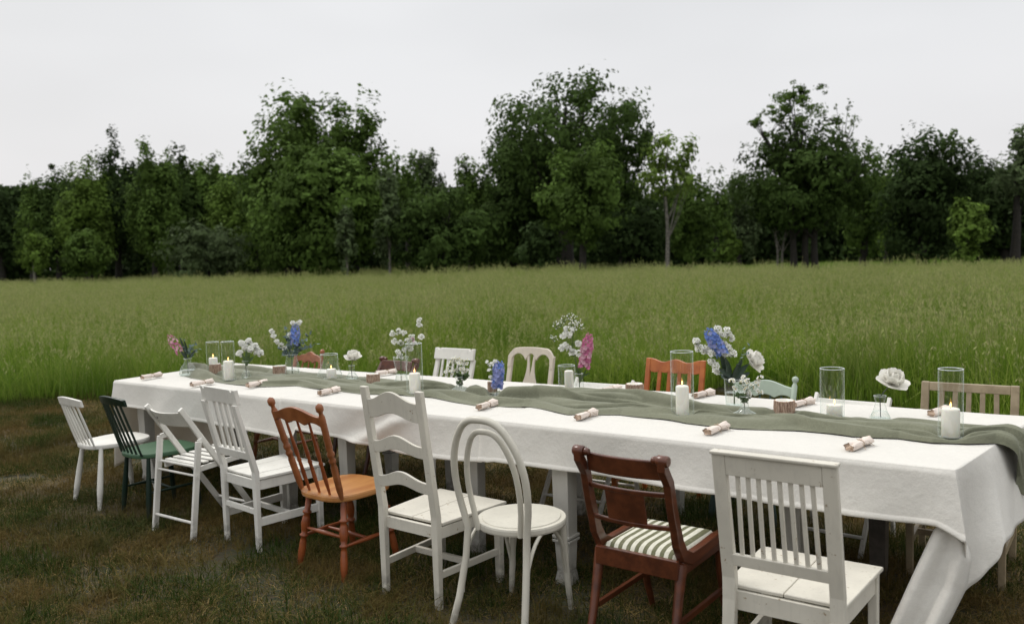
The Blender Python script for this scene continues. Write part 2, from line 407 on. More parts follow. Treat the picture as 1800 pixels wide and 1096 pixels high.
q = np.stack([ii * ny + jj, (ii + 1) * ny + jj, (ii + 1) * ny + jj + 1, ii * ny + jj + 1], -1).reshape(-1, 4)
tag(np_mesh('ground', V, q, ground_mat(), smooth=True), kind='structure')

# ================================================================ GRASS
def blades(n, area, hmin, hmax, w, lean, r, seg=3, tint=(0, 1), curl=.5):
    """n tapering bent blades on a square; returns V, quads, tint"""
    x = r.uniform(-area / 2, area / 2, n); y = r.uniform(-area / 2, area / 2, n)
    h = r.uniform(hmin, hmax, n) * r.uniform(.75, 1.0, n); az = r.uniform(0, 2 * PI, n); fa = r.uniform(0, 2 * PI, n)
    ln = np.abs(r.normal(0, lean, n)) * h
    V = np.zeros((n, (seg + 1) * 2, 3)); ww = w * r.uniform(.6, 1.3, n)
    for k in range(seg + 1):
        t = k / seg
        off = ln * (t ** 2) * (1 + curl * t); zz = h * (t - curl * .35 * (ln / np.maximum(h, 1e-4)) * t ** 3)
        hw = ww * (1 - t) ** .6 * .5 + .0002
        cx = x + np.cos(az) * off; cy = y + np.sin(az) * off
        for s_, sg in enumerate((-1, 1)):
            V[:, 2 * k + s_, 0] = cx + sg * hw * np.cos(fa); V[:, 2 * k + s_, 1] = cy + sg * hw * np.sin(fa); V[:, 2 * k + s_, 2] = zz
    b = (np.arange(n) * (seg + 1) * 2)[:, None]
    Fq = np.concatenate([b + np.array([2 * k, 2 * k + 1, 2 * k + 3, 2 * k + 2]) for k in range(seg)], 0)
    tt = np.repeat(r.uniform(tint[0], tint[1], n), (seg + 1) * 2)
    return V.reshape(-1, 3), Fq, tt
def heads(n, area, hmin, hmax, r, size, tint):
    """seed heads: a thin stalk and a loose panicle of small slivers"""
    Vs, Fs, Ts = [], [], []
    v, f, t = blades(n, area, hmin, hmax, .0028, .12, r, 3, tint, .2)
    Vs.append(v); Fs.append(f); Ts.append(t)
    top = v.reshape(n, 8, 3)[:, 6]; low = v.reshape(n, 8, 3)[:, 4]; dirv = top - low; dirv /= np.linalg.norm(dirv, axis=1)[:, None]
    k = 7; m = n * k
    c = np.repeat(top, k, 0) - np.repeat(dirv, k, 0) * (r.uniform(-.1, 1, m) * size)[:, None] + r.normal(0, size * .11, (m, 3))
    a = r.normal(0, 1, (m, 3)) * .35 + np.array([0, 0, 1]); a = a / np.linalg.norm(a, axis=1)[:, None] * size * .2
    s_ = np.cross(a, r.normal(0, 1, (m, 3))); s_ = s_ / np.linalg.norm(s_, axis=1)[:, None] * size * .05
    q_ = np.stack([c - a, c + s_, c + a, c - s_], 1).reshape(-1, 3)
    Vs.append(q_); Fs.append(np.arange(m * 4).reshape(-1, 4) + len(v)); Ts.append(np.repeat(r.uniform(tint[0], tint[1], m), 4))
    return np.concatenate(Vs), np.concatenate(Fs), np.concatenate(Ts)
def merge(parts):
    V, Fq, T, Mi, n = [], [], [], [], 0
    for (v, f, t), mi in parts:
        V.append(v); Fq.append(f + n); T.append(t); Mi.append(np.full(len(f), mi)); n += len(v)
    return np.concatenate(V), np.concatenate(Fq), np.concatenate(T), np.concatenate(Mi)
def scatter_object(name, variants, pts, rot, scl, pick, mats, label, cat):
    """ONE object: its mesh holds the tuft variants (vid 1..K) and the loose points (vid 0) they are set on"""
    V, Fq, T, Mi, vid, n = [], [], [], [], [], 0
    for k, (v, f, t, mi) in enumerate(variants):
        V.append(v); Fq.append(f + n); T.append(t); Mi.append(mi); vid.append(np.full(len(v), k + 1)); n += len(v)
    npnt = len(pts); V.append(pts); T.append(np.zeros(npnt)); vid.append(np.zeros(npnt, dtype=int))
    V = np.concatenate(V); Fq = np.concatenate(Fq); T = np.concatenate(T); Mi = np.concatenate(Mi); vid = np.concatenate(vid)
    o = np_mesh(name, V, Fq, None, tint=T, mats=mats, midx=Mi); me = o.data
    a = me.attributes.new('vid', 'INT', 'POINT'); a.data.foreach_set('value', vid.astype(np.int32))
    z = len(V) - npnt
    full = np.zeros(len(V), dtype=np.int32); full[z:] = pick
    a = me.attributes.new('pick', 'INT', 'POINT'); a.data.foreach_set('value', full)
    for nm, arr in (('rot', rot), ('scl', scl)):
        fv = np.zeros((len(V), 3), dtype=np.float32); fv[z:] = arr
        a = me.attributes.new(nm, 'FLOAT_VECTOR', 'POINT'); a.data.foreach_set('vector', fv.ravel())
    g = bpy.data.node_groups.new(name + '_scatter', 'GeometryNodeTree')
    g.interface.new_socket('Geometry', in_out='INPUT', socket_type='NodeSocketGeometry')
    g.interface.new_socket('Geometry', in_out='OUTPUT', socket_type='NodeSocketGeometry')
    gi = g.nodes.new('NodeGroupInput'); go = g.nodes.new('NodeGroupOutput')
    def attr(nm, ty):
        n_ = g.nodes.new('GeometryNodeInputNamedAttribute'); n_.data_type = ty; n_.inputs['Name'].default_value = nm
        return n_.outputs[0]
    va = attr('vid', 'INT')
    def sepk(k):
        s_ = g.nodes.new('GeometryNodeSeparateGeometry'); s_.domain = 'POINT'
        c_ = g.nodes.new('FunctionNodeCompare'); c_.data_type = 'INT'; c_.operation = 'EQUAL'
        g.links.new(va, c_.inputs[2]); c_.inputs[3].default_value = k
        g.links.new(c_.outputs[0], s_.inputs['Selection']); g.links.new(gi.outputs[0], s_.inputs['Geometry'])
        return s_.outputs['Selection']
    g2i = g.nodes.new('GeometryNodeGeometryToInstance')
    for k in range(len(variants), 0, -1): g.links.new(sepk(k), g2i.inputs[0])
    ip = g.nodes.new('GeometryNodeInstanceOnPoints'); g.links.new(sepk(0), ip.inputs['Points'])
    # each variant becomes its own instance reference
    g.nodes.remove(g2i); jn = g.nodes.new('GeometryNodeJoinGeometry')
    for k in range(len(variants), 0, -1):
        gk = g.nodes.new('GeometryNodeGeometryToInstance'); g.links.new(sepk(k), gk.inputs[0]); g.links.new(gk.outputs[0], jn.inputs[0])
    g.links.new(jn.outputs[0], ip.inputs['Instance']); ip.inputs['Pick Instance'].default_value = True
    g.links.new(attr('pick', 'INT'), ip.inputs['Instance Index'])
    e2r = g.nodes.new('FunctionNodeEulerToRotation'); g.links.new(attr('rot', 'FLOAT_VECTOR'), e2r.inputs[0]); g.links.new(e2r.outputs[0], ip.inputs['Rotation'])
    g.links.new(attr('scl', 'FLOAT_VECTOR'), ip.inputs['Scale'])
    g.links.new(ip.outputs[0], go.inputs[0])
    md = o.modifiers.new('scatter', 'NODES'); md.node_group = g
    return tag(o, label, cat, kind='stuff')

MEADOW = leafy('meadow_blades', [(.026, .060, .004), (.085, .145, .010), (.125, .185, .016), (.22, .25, .06)], trans=.35, spec=.1, rough=.7, gain=G_MEADOW,
               world_noise=[(.25, .40, .62, tuple(x * G_MEADOW for x in (.07, .115, .016)), .6), (1.1, .5, .72, tuple(x * G_MEADOW for x in (.17, .165, .055)), .5), (.8, .52, .68, tuple(x * G_MEADOW for x in (.030, .060, .006)), .6)])
SEED = leafy('seed_heads', [(.10, .125, .04), (.21, .205, .09), (.14, .175, .045)], trans=.3, spec=.1, rough=.8, gain=G_MEADOW)
LAWNM = leafy('mown_blades', [(.018, .038, .006), (.045, .070, .013), (.13, .095, .030), (.44, .31, .13)], trans=.2, spec=.06, rough=.8, gain=G_LAWN,
              world_noise=[(1.3, .46, .60, tuple(x * G_LAWN for x in (.160, .102, .036)), .65), (.45, .52, .66, tuple(x * G_LAWN for x in (.035, .045, .014)), .6)])
r = np.random.default_rng(11)
tv = []
for k in range(5):
    tv.append(merge([(blades(700, 1.15, .30, .86, .0065, .34, r, 3, (0, .9), .7), 0), (blades(420, 1.15, .12, .40, .007, .5, r, 2, (.0, .5), .8), 0),
                     (heads(46, 1.1, .58, 1.08, r, .13, (0, 1)), 1), (blades(60, 1.1, .5, .95, .006, .5, r, 3, (.85, 1), .8), 0)]))
for k in range(3):      # for the distance: broader, seedier
    tv.append(merge([(blades(520, 1.15, .40, .74, .013, .3, r, 2, (.1, .9), .5), 0), (heads(70, 1.1, .66, .95, r, .13, (0, 1)), 1)]))
for k in range(2):      # dark nettle-like clump
    tv.append(merge([(blades(300, .8, .3, .75, .022, .9, r, 2, (0, .25), .9), 0), (blades(200, .9, .4, .7, .006, .25, r, 3, (0, .3), .5), 0)]))
pts, rot, scl, pick = [], [], [], []
def put(x, y, s, pk, hz=1.0, lx=0, ly=0):
    pts.append((x, y, -.01)); rot.append((lx, ly, r.uniform(0, 2 * PI))); scl.append((s, s, hz)); pick.append(pk)
y = 4.0
while y < 125:
    st = .72 if y < 22 else (1.0 if y < 45 else 2.0)
    half = max(12, y * .72 + 6)
    for x in np.arange(-half, half, st):
        px_, py_ = x + r.uniform(-.4, .4) * st, y + r.uniform(-.4, .4) * st
        if py_ < edge_y(px_) + r.uniform(-.15, .7): continue
        hz = float(1.0 + .16 * wob(px_, py_, 0, .5, 3) + r.uniform(-.08, .08))
        front = py_ - edge_y(px_)
        if front < .8: hz *= .72 + .35 * front
        hz *= 1 + .30 * float(wob(px_, py_, 0, 1.6, 13))
        pxx = 900 + px_ / py_ * F_PX; far_end = np.interp(pxx, [800, 1000, 1150, 1300, 1700, 2000], [300, 75, 50, 44, 38, 34]) + 3 * float(wob(px_, 0, 0, .3, 19))
        low = py_ > far_end
        if low: hz *= .33
        if low: pk = int(8 + r.integers(0, 2))
        elif py_ < 20: pk = int(r.integers(0, 5)) if r.random() > .06 else int(8 + r.integers(0, 2))
        else: pk = int(r.integers(5, 8)) if r.random() > .3 else int(r.integers(0, 5))
        put(px_, py_, 1.0 if st < 1 else st * 1.05, pk, hz, r.normal(0, .05), r.normal(0, .05))
    y += st
scatter_object('meadow_grass', tv, np.array(pts), np.array(rot), np.array(scl), np.array(pick), [MEADOW, SEED],
               'uncut green meadow grass with pale seed heads filling the field behind the table', 'meadow grass')
print('meadow patches', len(pts))
r = np.random.default_rng(12)
lv = []
for k in range(5):
    lv.append(merge([(blades(1050, .56, .022, .075, .0042, .9, r, 2, (0, .75), .6), 0), (blades(330, .56, .02, .050, .0036, 1.6, r, 2, (.6, 1), 1), 0),
                     (blades(60, .5, .05, .10, .0046, .7, r, 3, (.05, .6), .7), 0)]))
lv.append(merge([(blades(420, .5, .05, .14, .0045, .75, r, 3, (0, .45), .7), 0), (blades(500, .56, .02, .06, .0036, .9, r, 2, (0, .8), .6), 0)]))   # lusher tuft
lv.append(merge([(blades(900, .56, .012, .045, .0038, 2.4, r, 2, (.55, 1), 1), 0), (blades(420, .56, .02, .06, .0038, 1, r, 2, (0, .5), .6), 0)]))  # dry thatch
pts, rot, scl, pick = [], [], [], []
for y in np.arange(1.6, 13.5, .40):
    for x in np.arange(-11, 9.5, .40):
        px_, py_ = x + r.uniform(-.15, .15), y + r.uniform(-.15, .15)
        if abs(px_) > py_ * .75 + 1.6 or py_ > edge_y(px_) + .5: continue
        n_ = float(wob(px_, py_, 0, 1.1, 5))
        pk = int(r.integers(0, 5)); u_ = r.random()
        if n_ > .08 and u_ < .65: pk = 6
        elif n_ < -.1 and u_ < .35: pk = 5
        pts.append((px_, py_, -.006)); rot.append((0, 0, r.uniform(0, 2 * PI))); s_ = r.uniform(.9, 1.15); scl.append((s_, s_, r.uniform(.8, 1.3))); pick.append(pk)
scatter_object('mown_grass', lv, np.array(pts), np.array(rot), np.array(scl), np.array(pick), [LAWNM],
               'short mown grass with dry brown patches around and under the long table', 'grass')

# ================================================================ TREES
BARK = plain('bark', (.022, .018, .013), .9, .4, 6)
BIRCH = plain('birch_bark', (.22, .20, .17), .8, .6, 9)
def crown_mesh(name, mat, parent, c, rad, nl, leaf, count, r, lobe=.36, sub=10, flat=.8, bottom=None, taper=0.0, tint=(.1, .9), spread=.30, inner=.18):
    """leaf-sized faces gathered in clumps on lobes inside an uneven envelope; tint drifts from clump to clump"""
    c = np.array(c, float); rad = np.array(rad, float)
    d = r.normal(size=(nl, 3)); d /= np.linalg.norm(d, axis=1)[:, None]
    rr = r.uniform(.15, 1, nl) ** .45 * .78
    L = d * rr[:, None]
    if taper: L[:, :2] *= (1 - taper * np.clip(L[:, 2:3] * .5 + .5, 0, 1))
    lr = lobe * r.uniform(.65, 1.25, nl) * (1 - .5 * taper * np.clip(L[:, 2] * .5 + .5, 0, 1))
    m = nl * sub
    sd = r.normal(size=(m, 3)); sd /= np.linalg.norm(sd, axis=1)[:, None]
    Sc = np.repeat(L, sub, 0) + sd * np.repeat(lr, sub)[:, None] * r.uniform(.55, 1.0, m)[:, None]
    st = np.clip(np.repeat(r.uniform(tint[0], tint[1], nl), sub) + r.normal(0, .15, m), 0, 1)
    sr = np.repeat(lr, sub) * spread * r.uniform(.55, 1.3, m)
    idx = r.integers(0, m, count)
    g = np.clip(r.normal(size=(count, 3)), -1.35, 1.35); g[:, 2] *= .6
    P = Sc[idx] + g * sr[idx][:, None]
    k = r.random(count) < inner; P[k] *= r.uniform(.2, .9, k.sum())[:, None]
    nrm = P.copy(); P = c + P * rad
    if bottom is not None: P[:, 2] = np.where(P[:, 2] < bottom, bottom + r.uniform(0, .25, count) * rad[2], P[:, 2])
    outw = (P - c) / rad * .5 + (nrm - np.repeat(L, sub, 0)[idx]) / np.repeat(lr, sub)[idx][:, None] * .9 + np.array([0, 0, .30]); outw /= np.linalg.norm(outw, axis=1)[:, None] + 1e-6
    n3 = outw + r.normal(0, .30, (count, 3)); n3 /= np.linalg.norm(n3, axis=1)[:, None]
    a = np.cross(n3, r.normal(size=(count, 3))); a /= np.linalg.norm(a, axis=1)[:, None]; b = np.cross(n3, a)
    s = leaf * r.uniform(.6, 1.35, count)[:, None]
    Q = np.stack([P - a * s * .6, P - b * s * .34 + a * s * .08, P + a * s * .6, P + b * s * .34 + a * s * .08], 1).reshape(-1, 3)
    T = np.repeat(np.clip(st[idx] + r.normal(0, .05, count), 0, 1), 4)
    o = np_mesh(name, Q, np.arange(count * 4).reshape(-1, 4), mat, parent, tint=T)
    return o, c + L * rad
def trunk_mesh(parent, x, y, h, r0, lobes, mat, r, forks=1, lean=0.0, nb=10, split=.35):
    b = MB()
    for k in range(forks):
        ox = (k - (forks - 1) / 2) * r0 * 1.5; lx = lean + (k - (forks - 1) / 2) * .18
        pts_ = [(x + ox + lx * h * t * t + .05 * h * wob(t * 3, k, 0, 1, k), y + .04 * h * wob(t * 3, k + 5, 0, 1, k), h * t - .3 * (t == 0)) for t in np.linspace(0, 1, 8)]
        b.tube(pts_, [r0 / forks ** .5 * (1.25 - t * 1.05) if t else r0 / forks ** .5 * 1.5 for t in np.linspace(0, 1, 8)], 7, False)
        for j in range(nb):
            t = lobes[r.integers(0, len(lobes))]; i = int(r.integers(int(7 * split), 7)); s_ = Vector(pts_[i]); e_ = Vector(t)
            if e_.z < s_.z - 1.0: continue
            md = s_.lerp(e_, .5) + Vector((0, 0, -.06 * (e_ - s_).length))
            rr = r0 * .32 * (1.1 - i / 8); b.tube([s_, md, e_], [rr, rr * .6, rr * .18], 5, False)
    return b.build('trunk', mat, parent)
def leafmat(name, base, var=.45, trans=.3, gain=1.0):
    lo = tuple(v * (1 - var) for v in base); hi = tuple(min(1, v * (1 + var)) for v in base)
    return leafy(name, [lo, base, hi], trans=trans, rough=.8, gain=G_TREE, spec=.06)
LM = {'dark': leafmat('oak_leaves', (.040, .066, .016)), 'mid': leafmat('maple_leaves', (.064, .104, .022)), 'bright': leafmat('fresh_leaves', (.075, .118, .022)),
      'grey': leafmat('willow_leaves', (.070, .096, .042)), 'lime': leafmat('lime_leaves', (.105, .155, .032)), 'deep': leafmat('deep_green_leaves', (.028, .046, .014))}  # deep: darkest leaf green, own colour of the dark trees and the wood
def tree(px, dist, top, wpx, base, mat, label, cat='tree', name='broadleaf_tree', nl=48, dens=1.0, leaf=.20, lobe=.32, trunk=.28, bark=None, forks=1, lean=0, taper=.12, seed=0, depth=1.0, flat=.8, spread=.30, extra=None, group=None, nb=10, grp=None):
    r = np.random.default_rng(seed + int(px) * 3 + int(top))
    base3 = D(px, Y_H - .03 * (px - 900), dist); x = base3.x
    pt = D(px, top, dist); zt = pt.z
    pb = D(px, base, dist); zb = max(pb.z * .5, .2) if base > 455 else max(pb.z, .2)
    rx = wpx / 2 / F_PX * dist; cz = (zt + zb) / 2; rz = (zt - zb) / 2
    t = thing(name, label, cat, (x, dist, 0), 0, grp)
    area = PI * rx * rz
    leaf *= 1.35; cnt = int(min(30000, area * 230 * dens * (.27 / leaf) ** 2 * LEAFQ))
    _, lobes = crown_mesh('crown', LM[mat], None, (0, 0, cz), (rx * 1.10, rx * depth, rz * 1.09), nl, leaf, cnt, r, lobe=lobe, taper=taper, spread=spread)
    c = _; c.parent = t; KIDS.setdefault(t.name, []).append(c)
    tr = trunk_mesh(t, 0, 0, zb + (zt - zb) * .72, trunk, lobes, bark or BARK, r, forks, lean, nb=nb)
    if extra:                                      # thin upper shoots, leaves sparse enough to see the sky through
        for (epx, etop, ew, ebase, edens) in extra:
            ex = (epx - px) / F_PX * dist; ez1 = D(epx, etop, dist).z; ez0 = D(epx, ebase, dist).z
            rr_ = ew / 2 / F_PX * dist
            n_ = int(1100 * edens * rr_ * (ez1 - ez0) / 3)
            o2, lb = crown_mesh('upper_foliage', LM['mid'], t, (ex, 0, (ez0 + ez1) / 2), (rr_, rr_, (ez1 - ez0) / 2), 18, leaf * .62, n_, r, lobe=.2, sub=6, spread=.4, inner=.05)
            for q_ in lb[::2]: MB().tube([(ex * .6, 0, ez0 - 1.5), (ex + (q_[0] - ex) * .4, q_[1] * .3, ez0 + (q_[2] - ez0) * .4), tuple(q_)], [.05, .03, .01], 4, False).build('branch', bark or BARK, t)
    return t
L = [  # px, dist, top, width, crown base, material, label, options
 (8, 84, 318, 90, 480, 'deep', 'dark broadleaf tree at the far left end of the tree line', {}),
 (62, 80, 308, 70, 470, 'mid', 'slim airy tree second from the left end of the tree line', dict(dens=.7)),
 (108, 80, 292, 90, 470, 'dark', 'dark green tree left of the bright low-topped tree on the left', {}),
 (160, 76, 284, 110, 470, 'bright', 'brighter yellow-green tree with ragged top on the left', {}),
 (213, 79, 243, 80, 470, 'deep', 'tall dark tree, left one of the two equal tops on the left', dict(taper=.1)),
 (278, 74, 240, 110, 474, 'mid', 'tall feathery tree, right one of the two equal tops on the left', dict(taper=.15, nl=46)),
 (325, 80, 258, 80, 470, 'dark', 'dark rounded tree just right of the tall feathery tree', {}),
 (374, 82, 260, 90, 470, 'mid', 'round-topped tree left of the dip before the big maple', {}),
 (408, 72, 305, 90, 460, 'bright', 'light green young tree under the dip left of the big maple', dict(dens=.8)),
 (455, 78, 300, 90, 470, 'dark', 'dark tree filling the dip left of the big maple', {}),
 (62, 66, 400, 62, 462, 'bright', 'small round tree with a pale thin trunk at the far left field edge', dict(trunk=.1, bark=BIRCH, taper=0, nl=20)),
 (150, 69, 395, 90, 480, 'mid', 'bushy small tree right of the round tree with pale trunk', dict(trunk=.1, taper=.1)),
 (368, 66, 380, 150, 482, 'grey', 'wide domed grey-green bush at the field edge left of the big maple', dict(trunk=.1, taper=0, nl=40)),
 (520, 66, 150, 195, 470, 'mid', 'tall left half of the big maple pair with domed top', dict(nl=60, trunk=.5, leaf=.24)),
 (625, 67, 158, 180, 470, 'mid', 'tall right half of the big maple pair with leaning top', dict(nl=55, trunk=.45, leaf=.24)),
 (575, 63, 240, 290, 475, 'mid', 'broad lower maple in front of the tall maple pair', dict(nl=60, trunk=.4, leaf=.24, lobe=.26)),
 (612, 57, 335, 52, 462, 'grey', 'slender pale birch standing in front of the maples', dict(trunk=.08, bark=BIRCH, taper=.6, dens=.7, nl=26)),
 (688, 58, 290, 70, 466, 'grey', 'slender pale birch between the maples and the dark thicket tree', dict(trunk=.09, bark=BIRCH, taper=.5, dens=.75, nl=26)),
 (722, 76, 262, 70, 440, 'mid', 'thin-leaved tree behind the slender birches right of the maples', dict(dens=.6)),
 (756, 78, 226, 84, 440, 'grey', 'pale pointed spire-shaped tree between the maples and the oak', dict(taper=.6, dens=.6, nl=34)),
 (775, 58, 312, 200, 474, 'dark', 'dark thicket tree with forked trunk between maples and oak', dict(nl=48, trunk=.2, forks=2)),
 (832, 70, 262, 90, 460, 'mid', 'green tree tucked against the left flank of the giant oak', {}),
 (905, 68, 290, 170, 466, 'dark', 'dark lower tree beneath the left boughs of the oak', dict(nl=40)),
 (1000, 66, 106, 340, 400, 'dark', 'giant dark oak with gaps in its crown, tallest of the tree line', dict(nl=110, trunk=.6, leaf=.22, lobe=.17, dens=.62, spread=.42, nb=30, taper=0)),
 (915, 69, 200, 150, 420, 'dark', 'left spreading bough tree of the giant oak, reaching over the dark gap', dict(nl=40, leaf=.24, lobe=.24, dens=.75, spread=.4)),
 (1100, 69, 165, 130, 400, 'dark', 'right shoulder oak beside the giant oak with lacy edge', dict(nl=30, leaf=.24, lobe=.24, dens=.62, spread=.4)),
 (1028, 55, 238, 158, 440, 'mid', 'rounded grey-green tree with a visible trunk in front of the oak', dict(nl=44, trunk=.22, leaf=.18)),
 (948, 57, 388, 90, 478, 'deep', 'low dark shrub left of the rounded tree under the oak', dict(trunk=.1, taper=0)),
 (1110, 60, 350, 130, 478, 'deep', 'low dark tree between the rounded tree and the pale-trunked birch', dict(trunk=.15, taper=0)),
 (1178, 56, 222, 130, 360, 'lime', 'airy yellow-green birch with a tall pale bare trunk', dict(nl=34, trunk=.13, bark=BIRCH, dens=.42, lobe=.24, spread=.45, name='birch_tree', nb=12, lean=-.01)),
 (1215, 62, 310, 100, 470, 'mid', 'green tree behind the right side of the pale-trunked birch', dict(dens=.9)),
 (1262, 80, 285, 60, 460, 'mid', 'distant thin tree in the clearing right of the birch', dict(dens=.5)),
 (1300, 84, 300, 90, 462, 'grey', 'hazy distant tree in the clearing left of the multi-stemmed tree', dict(dens=.9)),
 (1282, 58, 398, 46, 462, 'bright', 'small bright sapling in the clearing right of the birch', dict(trunk=.05, nl=14, taper=.3)),
 (1255, 60, 442, 34, 470, 'mid', 'tiny shrub at the grass edge left of the bright sapling', dict(trunk=.04, nl=10, cat='shrub')),
 (1415, 54, 205, 240, 425, 'dark', 'large multi-stemmed tree with sparse shoots above its round crown', dict(nl=100, trunk=.34, forks=3, leaf=.18, dens=1.15, lobe=.24, taper=0,
        extra=[(1402, 124, 120, 240, .75), (1350, 180, 80, 250, .6), (1482, 160, 60, 270, .2), (1512, 220, 60, 300, .2)])),
 (1372, 56, 330, 120, 415, 'deep', 'twin pale-stemmed young birch left of the multi-stemmed tree', dict(trunk=.10, bark=BIRCH, forks=2, nl=22, name='birch_tree')),
 (1522, 64, 250, 100, 470, 'mid', 'light green tree just right of the multi-stemmed tree', dict(dens=.8)),
 (1565, 72, 262, 70, 455, 'bright', 'yellow-green tree between the multi-stemmed tree and the dark group', dict(dens=.6)),
 (1625, 58, 212, 190, 472, 'deep', 'broad dark tree group leader on the right with ragged top', dict(nl=56, trunk=.3, extra=[(1678, 212, 70, 300, .5)])),
 (1718, 62, 262, 100, 470, 'deep', 'dark tree behind the bright bush on the right', {}),
 (1703, 46, 345, 104, 468, 'bright', 'bright green bush standing forward at the right field edge', dict(trunk=.08, taper=.45, cat='bush', name='bush', nl=34, leaf=.16)),
 (1790, 56, 202, 96, 400, 'grey', 'tall airy tree at the right edge of the tree line', dict(dens=.45, nl=26, spread=.45)),
 (1770, 60, 300, 130, 470, 'deep', 'dark low tree beneath the airy tree at the right edge', {}),
 (1885, 58, 230, 150, 470, 'mid', 'green tree at the far right, just beyond the airy tree', {}),
 (-80, 84, 300, 120, 475, 'dark', 'dark green tree beyond the far left end of the tree line', {}),
]
for i, (px, dist, top, w, base, mt_, lab, kw) in enumerate(L):
    tree(px, dist, top, w, base, mt_, lab, seed=i, **kw)
# the wood behind, one mass with no trees to tell apart
r = np.random.default_rng(5)
prof = [(-300, 330), (0, 335), (150, 320), (300, 300), (450, 310), (600, 300), (760, 330), (900, 330), (1100, 320), (1230, 345), (1300, 350), (1400, 330), (1540, 320), (1650, 300), (1800, 310), (2100, 300)]
Qs, Ts = [], []; dd = 92.0
for px in range(-300, 2100, 34):
    top = np.interp(px, [p[0] for p in prof], [p[1] for p in prof]) + r.uniform(-12, 18)
    zt = D(px, top, dd).z; x = (px - 900) / F_PX * dd; dy = dd + r.uniform(-4, 6)
    n = 2600; u = r.uniform(0, 1, n); P = np.stack([x + r.normal(0, 1.4, n), dy + r.normal(0, 1.6, n), zt * (.02 + .98 * u ** 1.15)], 1)
    n3 = r.normal(size=(n, 3)) + np.array([0, -.4, .6]); n3 /= np.linalg.norm(n3, axis=1)[:, None]
    a = np.cross(n3, r.normal(size=(n, 3))); a /= np.linalg.norm(a, axis=1)[:, None]; b = np.cross(n3, a); s = (.55 * r.uniform(.6, 1.3, n))[:, None]
    Qs.append(np.stack([P - a * s * .6, P - b * s * .4, P + a * s * .6, P + b * s * .4], 1).reshape(-1, 3)); Ts.append(np.repeat(r.uniform(0, 1, n), 4))
Q = np.concatenate(Qs)
tag(np_mesh('woodland', Q, np.arange(len(Q)).reshape(-1, 4), LM['deep'], tint=np.concatenate(Ts)), 'dark mass of woodland behind the trees along the far field edge', 'woodland', kind='stuff')

# ================================================================ TABLES
TZ = 0.77
FL, BL, FR, BR = W(202, 668, TZ), W(415, 638, TZ), W(1680, 828, TZ), W(1821, 735, TZ)
LEN = (FR - FL).length
EU = (FR - FL).normalized(); NF = Vector((EU.y, -EU.x, 0))            # along the table; out of its near side
EV = -NF
def TP(s, t, z=TZ):
    a = FL.lerp(FR, s); b = BL.lerp(BR, s); p = a.lerp(b, t); return Vector((p.x, p.y, z))
def s_of(px, py):
    p = W(px, py, TZ); return (p - FL).dot(EU) / LEN
S1, S2 = s_of(517, 696), s_of(864, 735)
TABLE_ANG = math.atan2(EU.y, EU.x)
TO = [thing('dining_table', lab, 'table', TP((a + b) / 2, .45, 0), TABLE_ANG, 'long row of three tables') for lab, a, b in (
    ('grey-painted table under the left end of the long white cloth', 0, S1), ('grey-painted table under the middle part of the white cloth', S1, S2),
    ('grey-painted table under the right end of the cloth, with shaped feet', S2, 1))]
bpy.context.view_layer.update()
def table_leg(t, p, foot=False, w=.085, dark=False):
    q = Matrix.Rotation(-TABLE_ANG, 4, 'Z') @ (Vector(p) - t.location)
    x, y = q.x, q.y; b = MB()
    if foot:
        for z0, z1, a0, a1 in ((.24, TZ - .02, w * .86, w), (.225, .24, w * 1.05, w * 1.05), (.205, .219, w * 1.05, w * 1.05), (.06, .205, w * .72, w * .86), (-.02, .06, w * 1.0, w * .74)):
            b.bar((x, y, z0), (x, y, z1), a0, a0, w1=a1, t1=a1)
    else: b.bar((x, y, -.02), (x, y, TZ - .02), w * .72, w * .72, w1=w, t1=w)
    b.build('leg', M_TBL_D if dark else M_TBL, t, .003)
def table_parts(t, s0, s1, legs):
    c = TP((s0 + s1) / 2, .5, 0)
    R = Matrix.Rotation(-TABLE_ANG, 4, 'Z')
    pts_ = [R @ (TP(s, v, 0) - t.location) for s, v in ((s0 + .004, .02), (s1 - .004, .02), (s1 - .004, .98), (s0 + .004, .98))]
    MB().slab([(p.x, p.y) for p in pts_], TZ - .034, TZ - .006).build('table_top', M_TBL, t)
    lo = [R @ (p - t.location) for p in legs[:4]]
    for i, j in ((0, 1), (1, 3), (3, 2), (2, 0)):
        MB().bar((lo[i].x, lo[i].y, TZ - .085), (lo[j].x, lo[j].y, TZ - .085), .02, .09, side=(0, 0, 1), w1=.02).build('apron', M_TBL, t) if False else \
        MB().bar((lo[i].x, lo[i].y, TZ - .085), (lo[j].x, lo[j].y, TZ - .085), .09, .02, side=(0, 0, 1)).build('apron', M_TBL, t)
legs3 = [W(972, 1036) + EV * .13, W(1380, 1090) + EV * .13, W(1190, 905), W(1545, 1012)]
table_parts(TO[2], S2, 1, [legs3[0], legs3[1], legs3[2], legs3[3]])
for i, p in enumerate(legs3): table_leg(TO[2], p, foot=i in (0, 2), w=.095, dark=i == 3)
def near_far(s, v=.1): return TP(s, v, 0), TP(s, 1 - v, 0)
a, b = near_far(S1 + .075), near_far(S2 - .03)
for p in (*a, *b): table_leg(TO[1], p, w=.08)
table_parts(TO[1], S1, S2, [a[0], b[0], a[1], b[1]])
a, b = near_far(.03, .12), near_far(S1 - .02)
for p in (*a, *b): table_leg(TO[0], p, w=.09, foot=True)
table_parts(TO[0], 0, S1, [a[0], b[0], a[1], b[1]])

